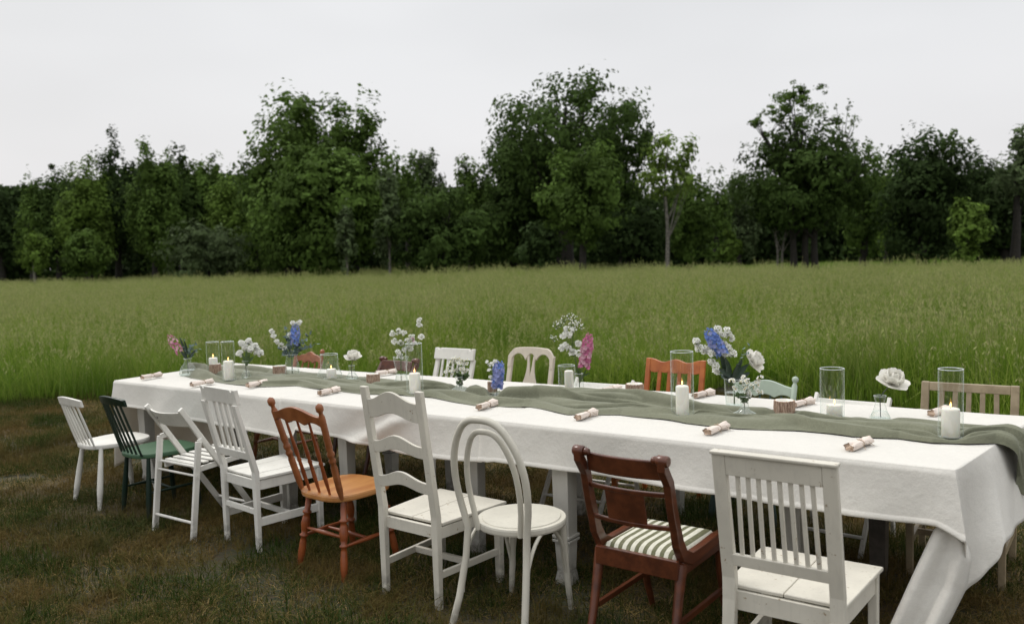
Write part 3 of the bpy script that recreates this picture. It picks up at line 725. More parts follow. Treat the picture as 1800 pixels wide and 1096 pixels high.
# ================================================================ CLOTHS
HEM = [(204, 712), (246, 719), (280, 728), (369, 746), (439, 756), (495, 768), (517, 770), (519, 755), (565, 764), (643, 782), (702, 797), (745, 803), (854, 813), (863, 815),
       (866, 812), (960, 825), (1181, 859), (1257, 870), (1380, 891), (1477, 904), (1568, 917), (1630, 922), (1650, 932), (1677, 949), (1702, 979)]
hem3 = [on_plane(x, y, FL + NF * .035, NF) for x, y in HEM]
hem_s = [(p - FL).dot(EU) / LEN for p in hem3]; hem_s[-1] = 1.0; hem_z = [p.z for p in hem3]
tipshift = (hem3[-1] - FR).dot(EU)
def front_hem(s): return float(np.interp(s, hem_s, hem_z))
def fold(x, y, k=0):
    return wob(x * 5, y * .8, k, 1, 11) * .6 + wob(x * 13, y * 1.6, k, 1, 17) * .4
def cloth(name, s0, s1, label, lift, left_end=None, right_end=None):
    n = int((s1 - s0) * LEN / .022) + 2
    SS = list(np.linspace(s0, s1, n))
    if right_end: SS = SS[:-1] + [1 - .012 / LEN, 1 - .005 / LEN, 1 - .0015 / LEN, 1]
    if left_end: SS = [0, .0015 / LEN, .005 / LEN, .012 / LEN] + SS[1:]
    VV = [0, .0015, .005, .012] + list(np.linspace(.03, .97, 34)) + [.995, 1]
    q_front, q_top = 16, 34
    P = []
    for s in SS:
        row = []; e = TP(s, 0); eb = TP(s, 1)
        zh = front_hem(min(max(s, s0 + .002), s1 - .002)); u = s * LEN; near_end = max(0, (s - .9) / .1) if right_end else 0
        for t in [1, .965, .915, .905] + [1 - k / 17 for k in range(2, 17)]:      # 1 at the hem, 0 at the edge
            hemst = .0022 if t > .91 else 0
            z = TZ + (zh - TZ) * t + lift
            amp = (.014 + .034 * t) * (1 + .5 * near_end)
            o = .010 + amp * (.55 + .75 * fold(u, t * .4)) * t ** .7
            o += .035 * t * near_end ** 2
            # the slack diagonal swag in the middle cloth
            if name == 'mid':
                dd_ = (u - 2.9) * .75 + (t - .2) * .30; o += .030 * math.exp(-(dd_ / .07) ** 2) * min(1, t * 4) - .016 * math.exp(-((dd_ + .13) / .10) ** 2) * min(1, t * 4)
            p = e + NF * (max(o, .008) + hemst) + EU * (tipshift * t * near_end ** 2)
            row.append((p.x, p.y, z))
        for z_, o in ((-.010, .0085), (-.004, .0068), (-.0012, .0032)):
            p = e + NF * o; row.append((p.x, p.y, TZ + z_ + lift))
        for v in VV:
            p = e.lerp(eb, v)
            z = TZ + lift + (.0013 * wob(u * 7, v * 5, 0, 1, 21) + .0009 * wob(u * 22, v * 12, 0, 1, 9) + .0022 * math.exp(-((v - .5) / .006) ** 2) + .0022 * math.exp(-(((u + .1) % .62 - .31) / .006) ** 2)) * min(1, v * 30)
            row.append((p.x, p.y, z))
        nb_ = -NF
        for k in range(1, 13):
            t = k / 12; o = .008 + .03 * t * (.6 + .7 * fold(u + 3, t * .4)); p = eb + nb_ * max(o, .006); row.append((p.x, p.y, TZ + lift - .26 * t))
        P.append(row)
    mb = MB(); mb.grid(P)
    crease = [Vector(p) for p in P[-1][:23]][::-1]
    def end(side, hem):                       # flap over a table end; hem(t) -> 3D point of its lower edge
        G = []
        s = 1.0 if side > 0 else 0.0
        no = (BR - FR).normalized() if side > 0 else (BL - FL).normalized()
        no = Vector((no.y, -no.x, 0)) * side
        for i in range(49):
            t = i / 48; e_ = TP(s, t, TZ + lift); h = hem(t); col = []
            for w_ in [0, .004, .012, .03] + list(np.linspace(.06, 1, 24)):
                p = e_.lerp(h, w_); f_ = wob(t * 7.5, w_ * .7, 0, 1, 31) * .7 + wob(t * 19, w_, 0, 1, 37) * .3
                p = p + no * (.004 + .060 * f_ * w_ * math.sin(PI * min(1, t * 1.0 + .02)) ** .5 + .008 * math.sin(min(1, w_ * 6) * PI / 2) * (1 if w_ else 0))
                if w_ == 0: p = e_.copy()
                if side > 0 and t < .05:
                    q_ = w_ * (len(crease) - 1); a0 = int(min(q_, len(crease) - 2)); cp = crease[a0].lerp(crease[a0 + 1], q_ - a0); p = cp.lerp(p, (t / .05) ** .8)
                col.append(tuple(p))
            G.append(col)
        mb.grid(G)
        return no
    if right_end:
        e_ = (BR - FR).normalized(); ne = Vector((e_.y, -e_.x, 0))
        pl = lambda x, y, o: on_plane(x, y, FR + ne * o, ne)
        hp = [pl(1690, 1042, .0), pl(1714, 1006, .03), pl(1738, 948, .06), pl(1770, 915, .05), pl(1800, 888, .05)]
        far = BR + ne * .06; far = Vector((far.x, far.y, .50)); hp.append(far)
        ts = [0.06, .20, .36, .52, .68, 1.0]
        def hem(t):
            return Vector([float(np.interp(t, ts, [q_[a_] for q_ in hp])) for a_ in range(3)])
        end(1, hem)
        # the long corner of the cloth, falling under the lifted front edge to the grass
        lpts = [on_plane(x, y, FR + NF * o, NF) for x, y, o in ((1655, 915, .012), (1641, 931, .02), (1604, 1010, .05), (1565, 1096, .10), (1535, 1160, .14), (1505, 1215, .17))]
        rpts = [on_plane(x, y, FR + NF * o, NF) for x, y, o in ((1700, 962, .035), (1706, 988, .04), (1697, 1038, .05), (1668, 1096, .09), (1642, 1140, .12), (1610, 1190, .14))]
        G = []
        for i in range(31):
            a_ = i / 30 * 5; k = min(int(a_), 4); f_ = a_ - k; l_ = lpts[k].lerp(lpts[k + 1], f_); r_ = rpts[k].lerp(rpts[k + 1], f_); row = []
            for j in range(17):
                w_ = j / 16; p = l_.lerp(r_, w_)
                p = p + NF * (.012 * math.sin(PI * w_) * (.2 + .8 * i / 30) + .030 * math.sin(w_ * 9.5 + .4) * (i / 30) ** .6 + .006 * wob(w_ * 4, i * .09, 0, 1, 41)  - .025 * max(0, w_ - .8) / .2)
                row.append((p.x, p.y, max(p.z, .015)))
            G.append(row)
        mb.grid(G)
    if left_end:
        e_ = (BL - FL).normalized(); ne = Vector((-e_.y, e_.x, 0))
        def hem(t):
            p = TP(0, t) + ne * (.07 + .02 * math.sin(t * 9)); return Vector((p.x, p.y, .10 + .05 * math.sin(t * 5)))
        end(-1, hem)
    o = mb.build('tablecloth', M_LINEN); md = o.modifiers.new('thickness', 'SOLIDIFY'); md.thickness = .0012; md.offset = 0
    tag(o, label, 'tablecloth', 'white cloths laid end to end along the tables')
    return o
cloth('left', 0, S1 + .002, 'white linen cloth on the left end of the long table, hanging low at its end', 0.0, left_end=True)
cloth('mid', S1 - .003, S2 + .001, 'white linen cloth on the middle of the table with a slack diagonal swag', .0035)
cloth('right', S2 - .004, 1, 'white linen cloth on the right end with a long corner hanging to the grass', .007, right_end=True)

# ================================================================ RUNNER
ITEM_SPOTS = [(376, 656), (403, 667), (580, 665), (730, 690), (997, 689), (1200, 731), (1463, 731), (1671, 767), (379, 656), (492, 657), (656, 671), (866, 693), (1116, 702), (1379, 729), (331, 656), (433, 663), (514, 658), (619, 664), (706, 672), (808, 690), (873, 698), (1019, 696), (1291, 710), (1309, 733), (1547, 733)]
RF = [(318, 657), (335, 662), (400, 672), (460, 678), (520, 676), (570, 683), (640, 692), (700, 693), (760, 697), (840, 711), (930, 715), (1000, 728), (1090, 729), (1200, 745), (1300, 753), (1400, 757), (1500, 768), (1580, 770), (1640, 779), (1700, 781), (1748, 779)]
RB = [(345, 645), (365, 645), (420, 644), (460, 645), (520, 650), (560, 655), (620, 659), (690, 665), (740, 673), (800, 677), (880, 687), (990, 690), (1060, 695), (1130, 697), (1200, 707), (1310, 719), (1400, 721), (1500, 735), (1580, 738), (1680, 748), (1797, 756)]
rf = [W(x, y, TZ + .01) for x, y in RF]; rb = [W(x, y, TZ + .01) for x, y in RB]
def polyline(pts_, n):
    us = [p.dot(EU) for p in pts_]; u = np.linspace(us[0], us[-1], n)
    return np.stack([np.interp(u, us, [p[a_] for p in pts_]) for a_ in range(3)], 1)
NU, NV = 900, 130
A_, B_ = polyline(rf, NU), polyline(rb, NU)
_u0 = (rf[0] - FL).dot(EU); U_ = _u0 + np.linspace(0, 1, NU)[:, None] * (LEN - _u0); V_ = np.linspace(0, 1, NV)[None, :]
warp = .10 * wob(U_ * 1.5, V_ * 3, 0, 1, 3) + .035 * wob(U_ * 6, V_ * 6, 0, 1, 8)
vv = V_ + warp * np.sin(PI * V_)
def ridge(u, v, seed, p=2.2):
    return (1 - np.abs(np.clip(wob(u, v, 0, 1, seed), -1, 1))) ** p
H_ = np.zeros((NU, NV)); rr_ = np.random.default_rng(23); ul = U_[:, 0]
for k in range(44):                              # folds: each a rounded ridge wandering along the cloth, meeting the next in a sharp crease
    vc = rr_.uniform(-.05, 1.05) + .20 * wob(ul * 1.6, k * 3.1, 0, 1, k % 20) + .05 * wob(ul * 5, k * 1.7, 0, 1, (k + 7) % 20)
    wd = (.050 + .045 * rr_.random()) * (1 + .45 * wob(ul * 2.5, k * 2.3, 0, 1, (k + 3) % 20)).clip(.4, 2)
    am = .9 * wd * .92 * (.35 + .9 * wob(ul * 1.9, k * 5.9, 0, 1, (k + 11) % 20)).clip(0, 1.25)
    x_ = (V_ - vc[:, None]) / wd[:, None]; x_ = x_ + .28 * x_ * np.abs(x_)
    H_ = np.maximum(H_, am[:, None] * np.clip(1 - x_ ** 2, 0, 1) ** .62 * 1.15)
H_ = H_ + .0035 * np.abs(wob(U_ * 9 + vv * 3, vv * 26, 0, 1, 27)) + .006 * (wob(U_ * 2.2, vv * 4, 0, 1, 12)).clip(0, 1)
H_ *= 1.0 - .75 * V_ ** 1.4
items_ = [W(x, y, TZ + .012) for x, y in ITEM_SPOTS]
damp = np.ones_like(H_)
P0 = A_[:, None, :] * (1 - V_[..., None]) + B_[:, None, :] * V_[..., None]
for q_ in items_ + [q_ - Vector((q_.x, q_.y, 0)).normalized() * .07 for q_ in items_]:
    damp = np.minimum(damp, 1 - .9 * np.exp(-(((P0[..., 0] - q_.x) ** 2 + (P0[..., 1] - q_.y) ** 2) / .060 ** 2) ** 1.5))
H_ = H_ * damp
H_ *= .55 + .45 * (wob(U_ * 2.2, V_ * 2, 0, 1, 50) + .6).clip(0, 1.4)
edge = np.minimum(1, np.minimum(V_ + .012 * wob(U_ * 9, 0, 0, 1, 14), 1 - V_).clip(0, 1) * 9 + .05)
H_ = H_ * edge + .001
P = A_[:, None, :] * (1 - V_[..., None]) + B_[:, None, :] * V_[..., None]
sl = (wob(U_ * 3.2, vv * 9, 0, 1, 58) * .030 + wob(U_ * 6, vv * 22, 0, 1, 29) * .012)[..., None] * np.array([NF.x, NF.y, 0]) * edge[..., None]
P = P + sl + ((.022 * wob(U_ * 3.4, 0, 0, 1, 15) + .012 * wob(U_ * 9, 0, 0, 1, 16)) * (1 - 2 * V_) ** 3)[..., None] * np.array([NF.x, NF.y, 0]); P[..., 2] += H_ - .010 + .0015 + np.where(U_ > S2 * LEN - .06, .007, np.where(U_ > S1 * LEN - .06, .0035, 0))
# right end: over the edge and down
NE = 60
e_ = (BR - FR).normalized(); ne = Vector((e_.y, -e_.x, 0)); base = P[-1]
ext = []
for k in range(1, NE + 1):
    t = k / NE; w_ = V_[0]
    ln = .27 * (1 - .55 * np.abs(w_ - .42) ** 1.0 * 1.6)
    d_ = t * ln; ang = np.minimum(d_ / .06, 1) * PI / 2
    ox = .075 * np.sin(ang) + .0; oz = -.05 * (1 - np.cos(ang)) - np.maximum(d_ - .06, 0)
    fold_ = .022 * np.sin(w_ * 19 + 1) * t
    squeeze = (w_ - .45) * -.10 * t
    row = base + np.outer(ox + fold_, [ne.x, ne.y, 0]) + np.outer(oz, [0, 0, 1]) + np.outer(squeeze, [e_.x, e_.y, 0])
    row[:, 2] += .0; ext.append(row)
P = np.concatenate([P, np.stack(ext)], 0)
n1, n2 = P.shape[:2]; ii, jj = np.meshgrid(np.arange(n1 - 1), np.arange(n2 - 1), indexing='ij')
q = np.stack([ii * n2 + jj, (ii + 1) * n2 + jj, (ii + 1) * n2 + jj + 1, ii * n2 + jj + 1], -1).reshape(-1, 4)
RUNP = P
o = np_mesh('table_runner', P.reshape(-1, 3), q, M_RUN, smooth=True)
tag(o, 'rumpled olive green gauze runner lying along the middle of the long table', 'table runner')
def surf_z(x, y):                               # height of the runner (or the cloth) under a point
    d2 = (RUNP[:NU, :, 0] - x) ** 2 + (RUNP[:NU, :, 1] - y) ** 2; i = d2.argmin()
    if d2.ravel()[i] < .02 ** 2:
        m = d2 < .02 ** 2; return float(np.percentile(RUNP[:NU, :, 2][m], 55))
    return TZ + .008

# ================================================================ CHAIRS
# local frame of every chair: origin on the grass under the rear edge of the seat, +Y towards the table, X to the sitter's right
def chair_root(name, label, px, py, zs, head, group=None, drop=0.0):
    p = W(px, py, zs); return thing(name, label, 'chair', (p.x, p.y, -.012 - drop), math.radians(head), group)
HD = -37
def D_seat(w, d, back_w=None, n=44, sq=3.0, dish=.0):
    bw = back_w or w * .86; o = []
    for i in range(n):
        t = 2 * PI * i / n; c, s = math.cos(t), math.sin(t)
        x = abs(c) ** (2 / sq) * (1 if c >= 0 else -1); y = abs(s) ** (2 / sq) * (1 if s >= 0 else -1)
        yy = (y + 1) / 2; ww = (bw + (w - bw) * min(1, yy * 1.25)) / 2; o.append((x * ww, yy * d - .02))
    return o
def turned(r, n=1.0):                     # a turned leg with beads and a swelling
    return [(0, r * .62), (.04, r * .75), (.22, r * .95), (.36, r * .8), (.40, r * .7), (.415, r * 1.12), (.43, r * 1.12), (.445, r * .7), (.50, r * .95), (.58, r * 1.15), (.66, r * .95), (.70, r * .7), (.715, r * 1.15), (.735, r * 1.15), (.75, r * .75), (.9, r * .8), (1, r * .7)]
def straight_posts(t, mat, w, zt, lean, zs, pw, pt, rake=.0, y0=0.0, wt=None, bend=True, bev=.004):
    """rear legs that run up into the back posts; w = centre spacing at the seat, wt at the top"""
    wt = wt or w
    for s in (-1, 1):
        b = MB()
        pts_ = [(s * w / 2, y0 - rake, 0), (s * w / 2, y0, zs - .05), (s * w / 2, y0, zs + .03), (s * wt / 2, y0 - lean, zt)]
        n = 4; ring = []
        for i, p in enumerate(pts_):
            tw = pw * (.85 if i == 0 else 1); tt = pt * (.8 if i in (0, 3) else 1)
            ring += [(p[0] - tw / 2, p[1] - tt / 2, p[2]), (p[0] + tw / 2, p[1] - tt / 2, p[2]), (p[0] + tw / 2, p[1] + tt / 2, p[2]), (p[0] - tw / 2, p[1] + tt / 2, p[2])]
        fs = [(i * 4 + k, i * 4 + (k + 1) % 4, i * 4 + 4 + (k + 1) % 4, i * 4 + 4 + k) for i in range(3) for k in range(4)] + [(3, 2, 1, 0), (12, 13, 14, 15)]
        b.add(ring, fs).build('back_leg', mat, t, bev)
def front_legs(t, mat, w, d, zs, a, b_=None, bev=.004):
    for s in (-1, 1):
        MB().bar((s * w / 2, d, 0), (s * w / 2, d, zs - .02), a * .85, a * .85, w1=a, t1=a).build('front_leg', mat, t, bev)
def aprons(t, mat, wb, wf, d, zs, h, th=.02):
    z = zs - .02 - h / 2
    MB().bar((-wb / 2, 0, z), (wb / 2, 0, z), th, h, side=(0, 1, 0)).build('apron', mat, t, .002)
    MB().bar((-wf / 2, d, z), (wf / 2, d, z), th, h, side=(0, 1, 0)).build('apron', mat, t, .002)
    for s in (-1, 1): MB().bar((s * wb / 2, 0, z), (s * wf / 2, d, z), th, h, side=(1, 0, 0)).build('apron', mat, t, .002)
def planks(t, mat, wb, wf, d, zs, n, th=.016, y0=-.015, gap=.003, across=True, over=.015):
    """seat boards running across (or from back to front), each its own piece"""
    if across:
        for i in range(n):
            a0, a1 = i / n, (i + 1) / n; ya = y0 + (d - y0 + over) * a0 + gap / 2; yb = y0 + (d - y0 + over) * a1 - gap / 2
            wa = (wb + (wf - wb) * a0) / 2 + over; wb_ = (wb + (wf - wb) * a1) / 2 + over; dz = random.uniform(-.001, .001)
            MB().slab([(-wa, ya), (wa, ya), (wb_, yb), (-wb_, yb)], zs - th + dz, zs + dz).build('seat_board', mat, t, .002)
    else:
        for i in range(n):
            a0, a1 = i / n, (i + 1) / n; dz = random.uniform(-.001, .001); hw = wb / 2 + over; hf = wf / 2 + over
            MB().slab([(-hw + 2 * hw * a0 + gap / 2, y0), (-hw + 2 * hw * a1 - gap / 2, y0), (-hf + 2 * hf * a1 - gap / 2, d + over), (-hf + 2 * hf * a0 + gap / 2, d + over)], zs - th + dz, zs + dz).build('seat_board', mat, t, .002)
def leanf(lean, zs, zt, bow=0.0, w=.4, y0=0.0):
    return lambda x, z: y0 - lean * (z - zs) / (zt - zs) - bow * (1 - (2 * x / w) ** 2)
def hstretch(t, mat, wb, wf, yb, yf, z, r, rect=None, mid=True):
    for s in (-1, 1):
        b = MB()
        if rect: b.bar((s * wb / 2, yb, z), (s * wf / 2, yf, z), rect[0], rect[1])
        else: b.lathe((s * wb / 2, yb, z), (s * wf / 2, yf, z), [(0, r * .7), (.3, r), (.5, r * 1.25), (.7, r), (1, r * .7)], 10)
        b.build('stretcher', mat, t)
    if mid:
        ym = (yb + yf) / 2; wm = (wb + wf) / 2; b = MB()
        if rect: b.bar((-wm / 2, ym, z), (wm / 2, ym, z), rect[0], rect[1], side=(0, 1, 0))
        else: b.lathe((-wm / 2, ym, z), (wm / 2, ym, z), [(0, r * .7), (.3, r), (.5, r * 1.3), (.7, r), (1, r * .7)], 10)
        b.build('stretcher', mat, t)

def spindle_chair(t, mat, seatm, zs, zt, lean, w=.42, d=.42, nsp=6, wt=.36, flat_sp=False, hst=True, crest_h=.055, legr=.016, splay=.05):
    MB().slab(D_seat(w, d, w * .80), zs - .028, zs).build('seat', seatm, t)
    for i in range(nsp):
        a = (i + .5) / nsp * 2 - 1; x0 = a * w * .37; x1 = a * wt * .46
        p0 = (x0, .015 - .01 * (1 - a * a), zs - .01); p1 = (x1, -lean - .018 * (1 - a * a), zt - crest_h * .6)
        b = MB()
        if flat_sp: b.bar(p0, p1, .016, .009)
        else: b.lathe(p0, p1, [(0, .0065), (.3, .0095), (.6, .009), (1, .006)], 8)
        b.build('spindle', mat, t)
    f = leanf(lean, zs, zt, .02, wt)
    MB().rail(-wt / 2 - .012, wt / 2 + .012, lambda x: zt - .014 * (2 * x / wt) ** 2 + .004, lambda x: zt - crest_h - .004 * (2 * x / wt) ** 2, f, .020).build('crest_rail', mat, t, .004)
    lw, ld = w * .33, d * .38
    for sx in (-1, 1):
        for yy, sp in ((.05, -1), (d - .09, 1)):
            top = (sx * lw, yy, zs - .02); bot = (sx * (lw + splay), yy + sp * splay * 1.15, 0)
            MB().lathe(bot, top, [(0, legr * .75), (.3, legr * 1.2), (.55, legr * 1.15), (1, legr * .8)], 10).build('leg', mat, t)
    if hst: hstretch(t, mat, 2 * lw + splay * .9, 2 * lw + splay * .9, .03, d - .07, zs * .42, .009)
    else: pass

def farmhouse_chair(t, mat, seatm, darkm, zs, zt, lean, w=.43, d=.42, wt=.40, crest=.10, carved=False, green=False):
    MB().slab(D_seat(w, d, w * .92, sq=3.4), zs - .030, zs).build('seat', seatm, t)
    pw = wt - .04
    for s in (-1, 1):
        p0 = Vector((s * w * .40, .03, zs - .015)); p1 = Vector((s * pw / 2, -lean, zt))
        MB().lathe(p0, p1, [(0, .010), (.10, .017), (.34, .018), (.38, .013), (.40, .019), (.42, .019), (.44, .013), (.47, .020), (.49, .020), (.51, .014), (.56, .019), (.60, .017), (.86, .017), (.89, .011), (.91, .011), (.93, .019), (.965, .020), (.985, .015), (1, .002)], 14).build('back_post', mat, t)
    n = 3 if not green else 4
    for i in range(n):
        a = (i + .5) / n * 2 - 1
        MB().lathe((a * w * .31, .02, zs - .01), (a * pw * .36, -lean * .86, zt - crest - .005), [(0, .006), (.25, .011), (.42, .009), (.45, .012), (.48, .008), (.56, .012), (.75, .008), (1, .006)], 10).build('spindle', darkm, t)
    f = leanf(lean, zs, zt, .012, pw); hw = pw / 2 - .008
    ct = zt - .055
    MB().rail(-hw, hw, lambda x: ct + .038 * math.cos(PI * x / hw) * .5 + .004 + (.005 * math.cos(3 * PI * x / hw) if carved else 0), lambda x: ct - crest * .62 - .022 * abs(math.cos(1.5 * PI * x / hw)) ** .7 * -1 - .010, f, .022).build('crest_rail', mat, t, .004)
    if carved: MB().box((0, -lean * .9 - .026, ct - .035), (.075, .006, .03)).build('crest_carving', darkm, t, .002)
    lw = w * .34
    for sx in (-1, 1):
        for yy, sp in ((.06, -1), (d - .09, 1)):
            MB().lathe((sx * (lw + .045), yy + sp * .055, 0), (sx * lw, yy, zs - .02), turned(.021), 14).build('leg', darkm, t)
    hstretch(t, darkm, 2 * lw + .06, 2 * lw + .06, .03, d - .06, zs * .40, .011)
    MB().lathe((-lw - .02, .035, zs * .5), (lw + .02, .035, zs * .5), [(0, .007), (.5, .013), (1, .007)], 10).build('stretcher', darkm, t)

def slat_back_chair(t, mat, zs, zt, lean, w=.40, wf=.43, d=.41, n=5, pw=.038, pt=.030, crest=.085, rail_z=.12, notch=False, boards=(3, True), slatw=.020, rake=.0, scallop=False, apron_h=.055, side_str=(.022, .035), wt=None, crest_up=0.0, cap=False, slatm=None):
    straight_posts(t, mat, w - pw, zt - (crest if notch else 0), lean, zs, pw, pt, rake, -.012, (wt or w) - pw)
    front_legs(t, mat, wf - pw, d - .02, zs, .036)
    aprons(t, mat, w - pw, wf - pw, d - .02, zs, apron_h)
    planks(t, mat, w - .03, wf - .02, d, zs, boards[0], across=boards[1], y0=.012 if boards[1] else -.0)
    iw = ((wt or w) - 2 * pw) / 2; f = leanf(lean, zs, zt, 0, w, y0=-.012)
    zc = zt + crest_up
    if notch:
        hw = iw + pw * 1.02
        top = lambda x: zc - .012 * (1 if hw * .74 < abs(x) < hw * .86 else 0)
    elif scallop: top = lambda x: zc - .012 + .010 * math.cos(2 * PI * x / iw); hw = iw
    else: top = lambda x: zc - .002; hw = iw
    bot = (lambda x: zc - crest - .008 * abs(math.cos(2.5 * PI * x / iw))) if scallop else (lambda x: zc - crest)
    if cap:
        MB().rail(-iw - pw - .004, iw + pw + .004, lambda x: zc + .014, lambda x: zc + .001, lambda x, z: f(x, z) + .001, pt + .010).build('crest_cap', mat, t, .004)
        MB().rail(-iw, iw, lambda x: zc, lambda x: zc - crest, lambda x, z: f(x, z) + .001, pt - .006).build('crest_rail', mat, t, .002)
    else: MB().rail(-hw, hw, top, bot, f, .026 if notch else .022, 60).build('crest_rail', mat, t, .003)
    zr = zs + rail_z
    MB().rail(-iw * 1.06, iw * 1.06, lambda x: zr + .022, lambda x: zr - .022, f, .022).build('lower_rail', mat, t, .003)
    for i in range(n):
        a = (i + 1) / (n + 1) * 2 - 1; x1 = a * iw; x0 = a * iw * 1.05
        MB().bar((x0, f(0, zr), zr + .015), (x1, f(0, zc - crest), zc - crest + .012), slatw, .012).build('slat', slatm or mat, t, .0015)
    z = zs * .40
    for s in (-1, 1): MB().bar((s * (w - pw) / 2, -.012 - rake * .5, z), (s * (wf - pw) / 2, d - .02, z), *side_str).build('stretcher', mat, t, .002)
    MB().bar((-(w - pw) / 2, -.012 - rake * .3, z + .06), ((w - pw) / 2, -.012 - rake * .3, z + .06), .03, .018, side=(0, 0, 1)).build('stretcher', mat, t, .002)
    MB().bar((-(wf + w) / 4 + .01, d * .5, z), ((wf + w) / 4 - .01, d * .5, z), .03, .02, side=(0, 0, 1)).build('stretcher', mat, t, .002)

def ladder_chair(t, mat, zs, zt, lean, w=.40, wf=.44, d=.42):
    straight_posts(t, mat, w - .038, zt, lean, zs, .038, .034, .0, -.012, (w + .01) - .038)
    front_legs(t, mat, wf - .04, d - .02, zs, .038)
    aprons(t, mat, w - .03, wf - .03, d - .02, zs, .055)
    planks(t, mat, w - .03, wf - .01, d, zs, 2, across=False, y0=.012)
    f = leanf(lean, zs, zt, .012, w, y0=-.012); hw = w / 2 - .034
    for zc, h, up in ((zt - .10, .085, .045), (zs + .335, .052, .040), (zs + .165, .050, .038)):
        g = lambda x, zc=zc, up=up: zc + up * (math.cos(PI * max(-1, min(1, x / hw * 1.0))) * .5 + .5) ** 1.15
        MB().rail(-hw, hw, lambda x: g(x) + h * .5, lambda x: zc - h * .5 + up * .72 * (math.cos(PI * x / hw) * .5 + .5) ** 1.15 - .004, f, .016, 40).build('ladder_slat', mat, t, .003)
    z = zs * .40
    for s in (-1, 1): MB().bar((s * (w - .04) / 2, -.008, z), (s * (wf - .04) / 2, d - .02, z), .018, .032).build('stretcher', mat, t, .002)
    MB().bar((-(w + wf) / 4 + .02, d * .48, z), ((w + wf) / 4 - .02, d * .48, z), .030, .02, side=(0, 0, 1)).build('stretcher', mat, t, .002)

def bentwood_chair(t, mat, zs, zt, lean, w=.40):
    R_ = .205; cy = .19
    o = [(R_ * math.cos(a_) * .98, cy + R_ * math.sin(a_)) for a_ in np.linspace(0, 2 * PI, 48, endpoint=False)]
    MB().slab(o, zs - .034, zs - .004).build('seat_ring', mat, t)
    MB().slab([(x * .88, cy + (y - cy) * .88) for x, y in o], zs - .010, zs + .001).build('seat_panel', mat, t)
    def hoop(hw, top, z0, x0, y0, r_, name, foot=False):
        pts_ = []
        for k in range(41):
            a_ = PI * k / 40; c, s = math.cos(a_), math.sin(a_)
            zz = z0 + (top - z0) * (s ** .62); x = -hw * (abs(c) ** .75) * (1 if c > 0 else -1) if abs(c) > 1e-6 else 0
            k2 = (zz - z0) / (top - z0); x = x * (.80 + .20 * math.sin(min(1, k2 * 1.15) * PI * .75)) if foot or True else x
            y = y0 - lean * ((zz - zs) / (zt - zs)) - .012 * (1 - abs(c)) if zz > zs else y0
            pts_.append((x, y, zz))
        if foot:
            L_ = [(pts_[0][0] - .035, y0 - .10, 0.0), (pts_[0][0] - .018, y0 - .055, zs * .30), (pts_[0][0] - .004, y0 - .015, zs * .68)]
            Rr = [(-p[0], p[1], p[2]) for p in L_][::-1]
            pts_ = L_ + pts_ + Rr
        sp = []
        for i in range(len(pts_) - 1):
            sp.append(pts_[i])
        sp.append(pts_[-1])
        MB().tube(sp, r_, 12).build(name, mat, t)
    hoop(w / 2, zt, zs - .02, 0, -.005, .0158, 'outer_hoop', True)
    hoop(w / 2 - .055, zt - .055, zs - .03, 0, .012, .0128, 'inner_hoop')
    for s in (-1, 1):
        pts_ = [(s * .165, .33, 0), (s * .15, .325, zs * .35), (s * .138, .318, zs * .75), (s * .135, .315, zs - .03)]
        MB().tube(pts_, [.012, .015, .018, .018], 12).build('front_leg', mat, t)
        arc = [(s * (.152 - .05 * k / 8 - .03 * (k / 8) ** 2), .322 - .005 * k, zs * .34 + (zs * .60) * math.sin(k / 8 * PI / 2)) for k in range(9)]
        side_ = [(s * (.166 - .001 * k), -.045 + (.36) * k / 12 * 1.0, zs * .36 + (zs * .58) * math.sin(PI * k / 12) ** .45) for k in range(13)]
        side_[0] = (s * .163, -.048, zs * .34); side_[-1] = (s * .150, .322, zs * .36)
        MB().tube(side_, .0085, 10).build('side_arch', mat, t)
    arc = [(-.148 + .296 * k / 14, .325, zs * .38 + zs * .56 * math.sin(PI * k / 14) ** .4) for k in range(15)]
    MB().tube(arc, .0085, 10).build('front_arch', mat, t)

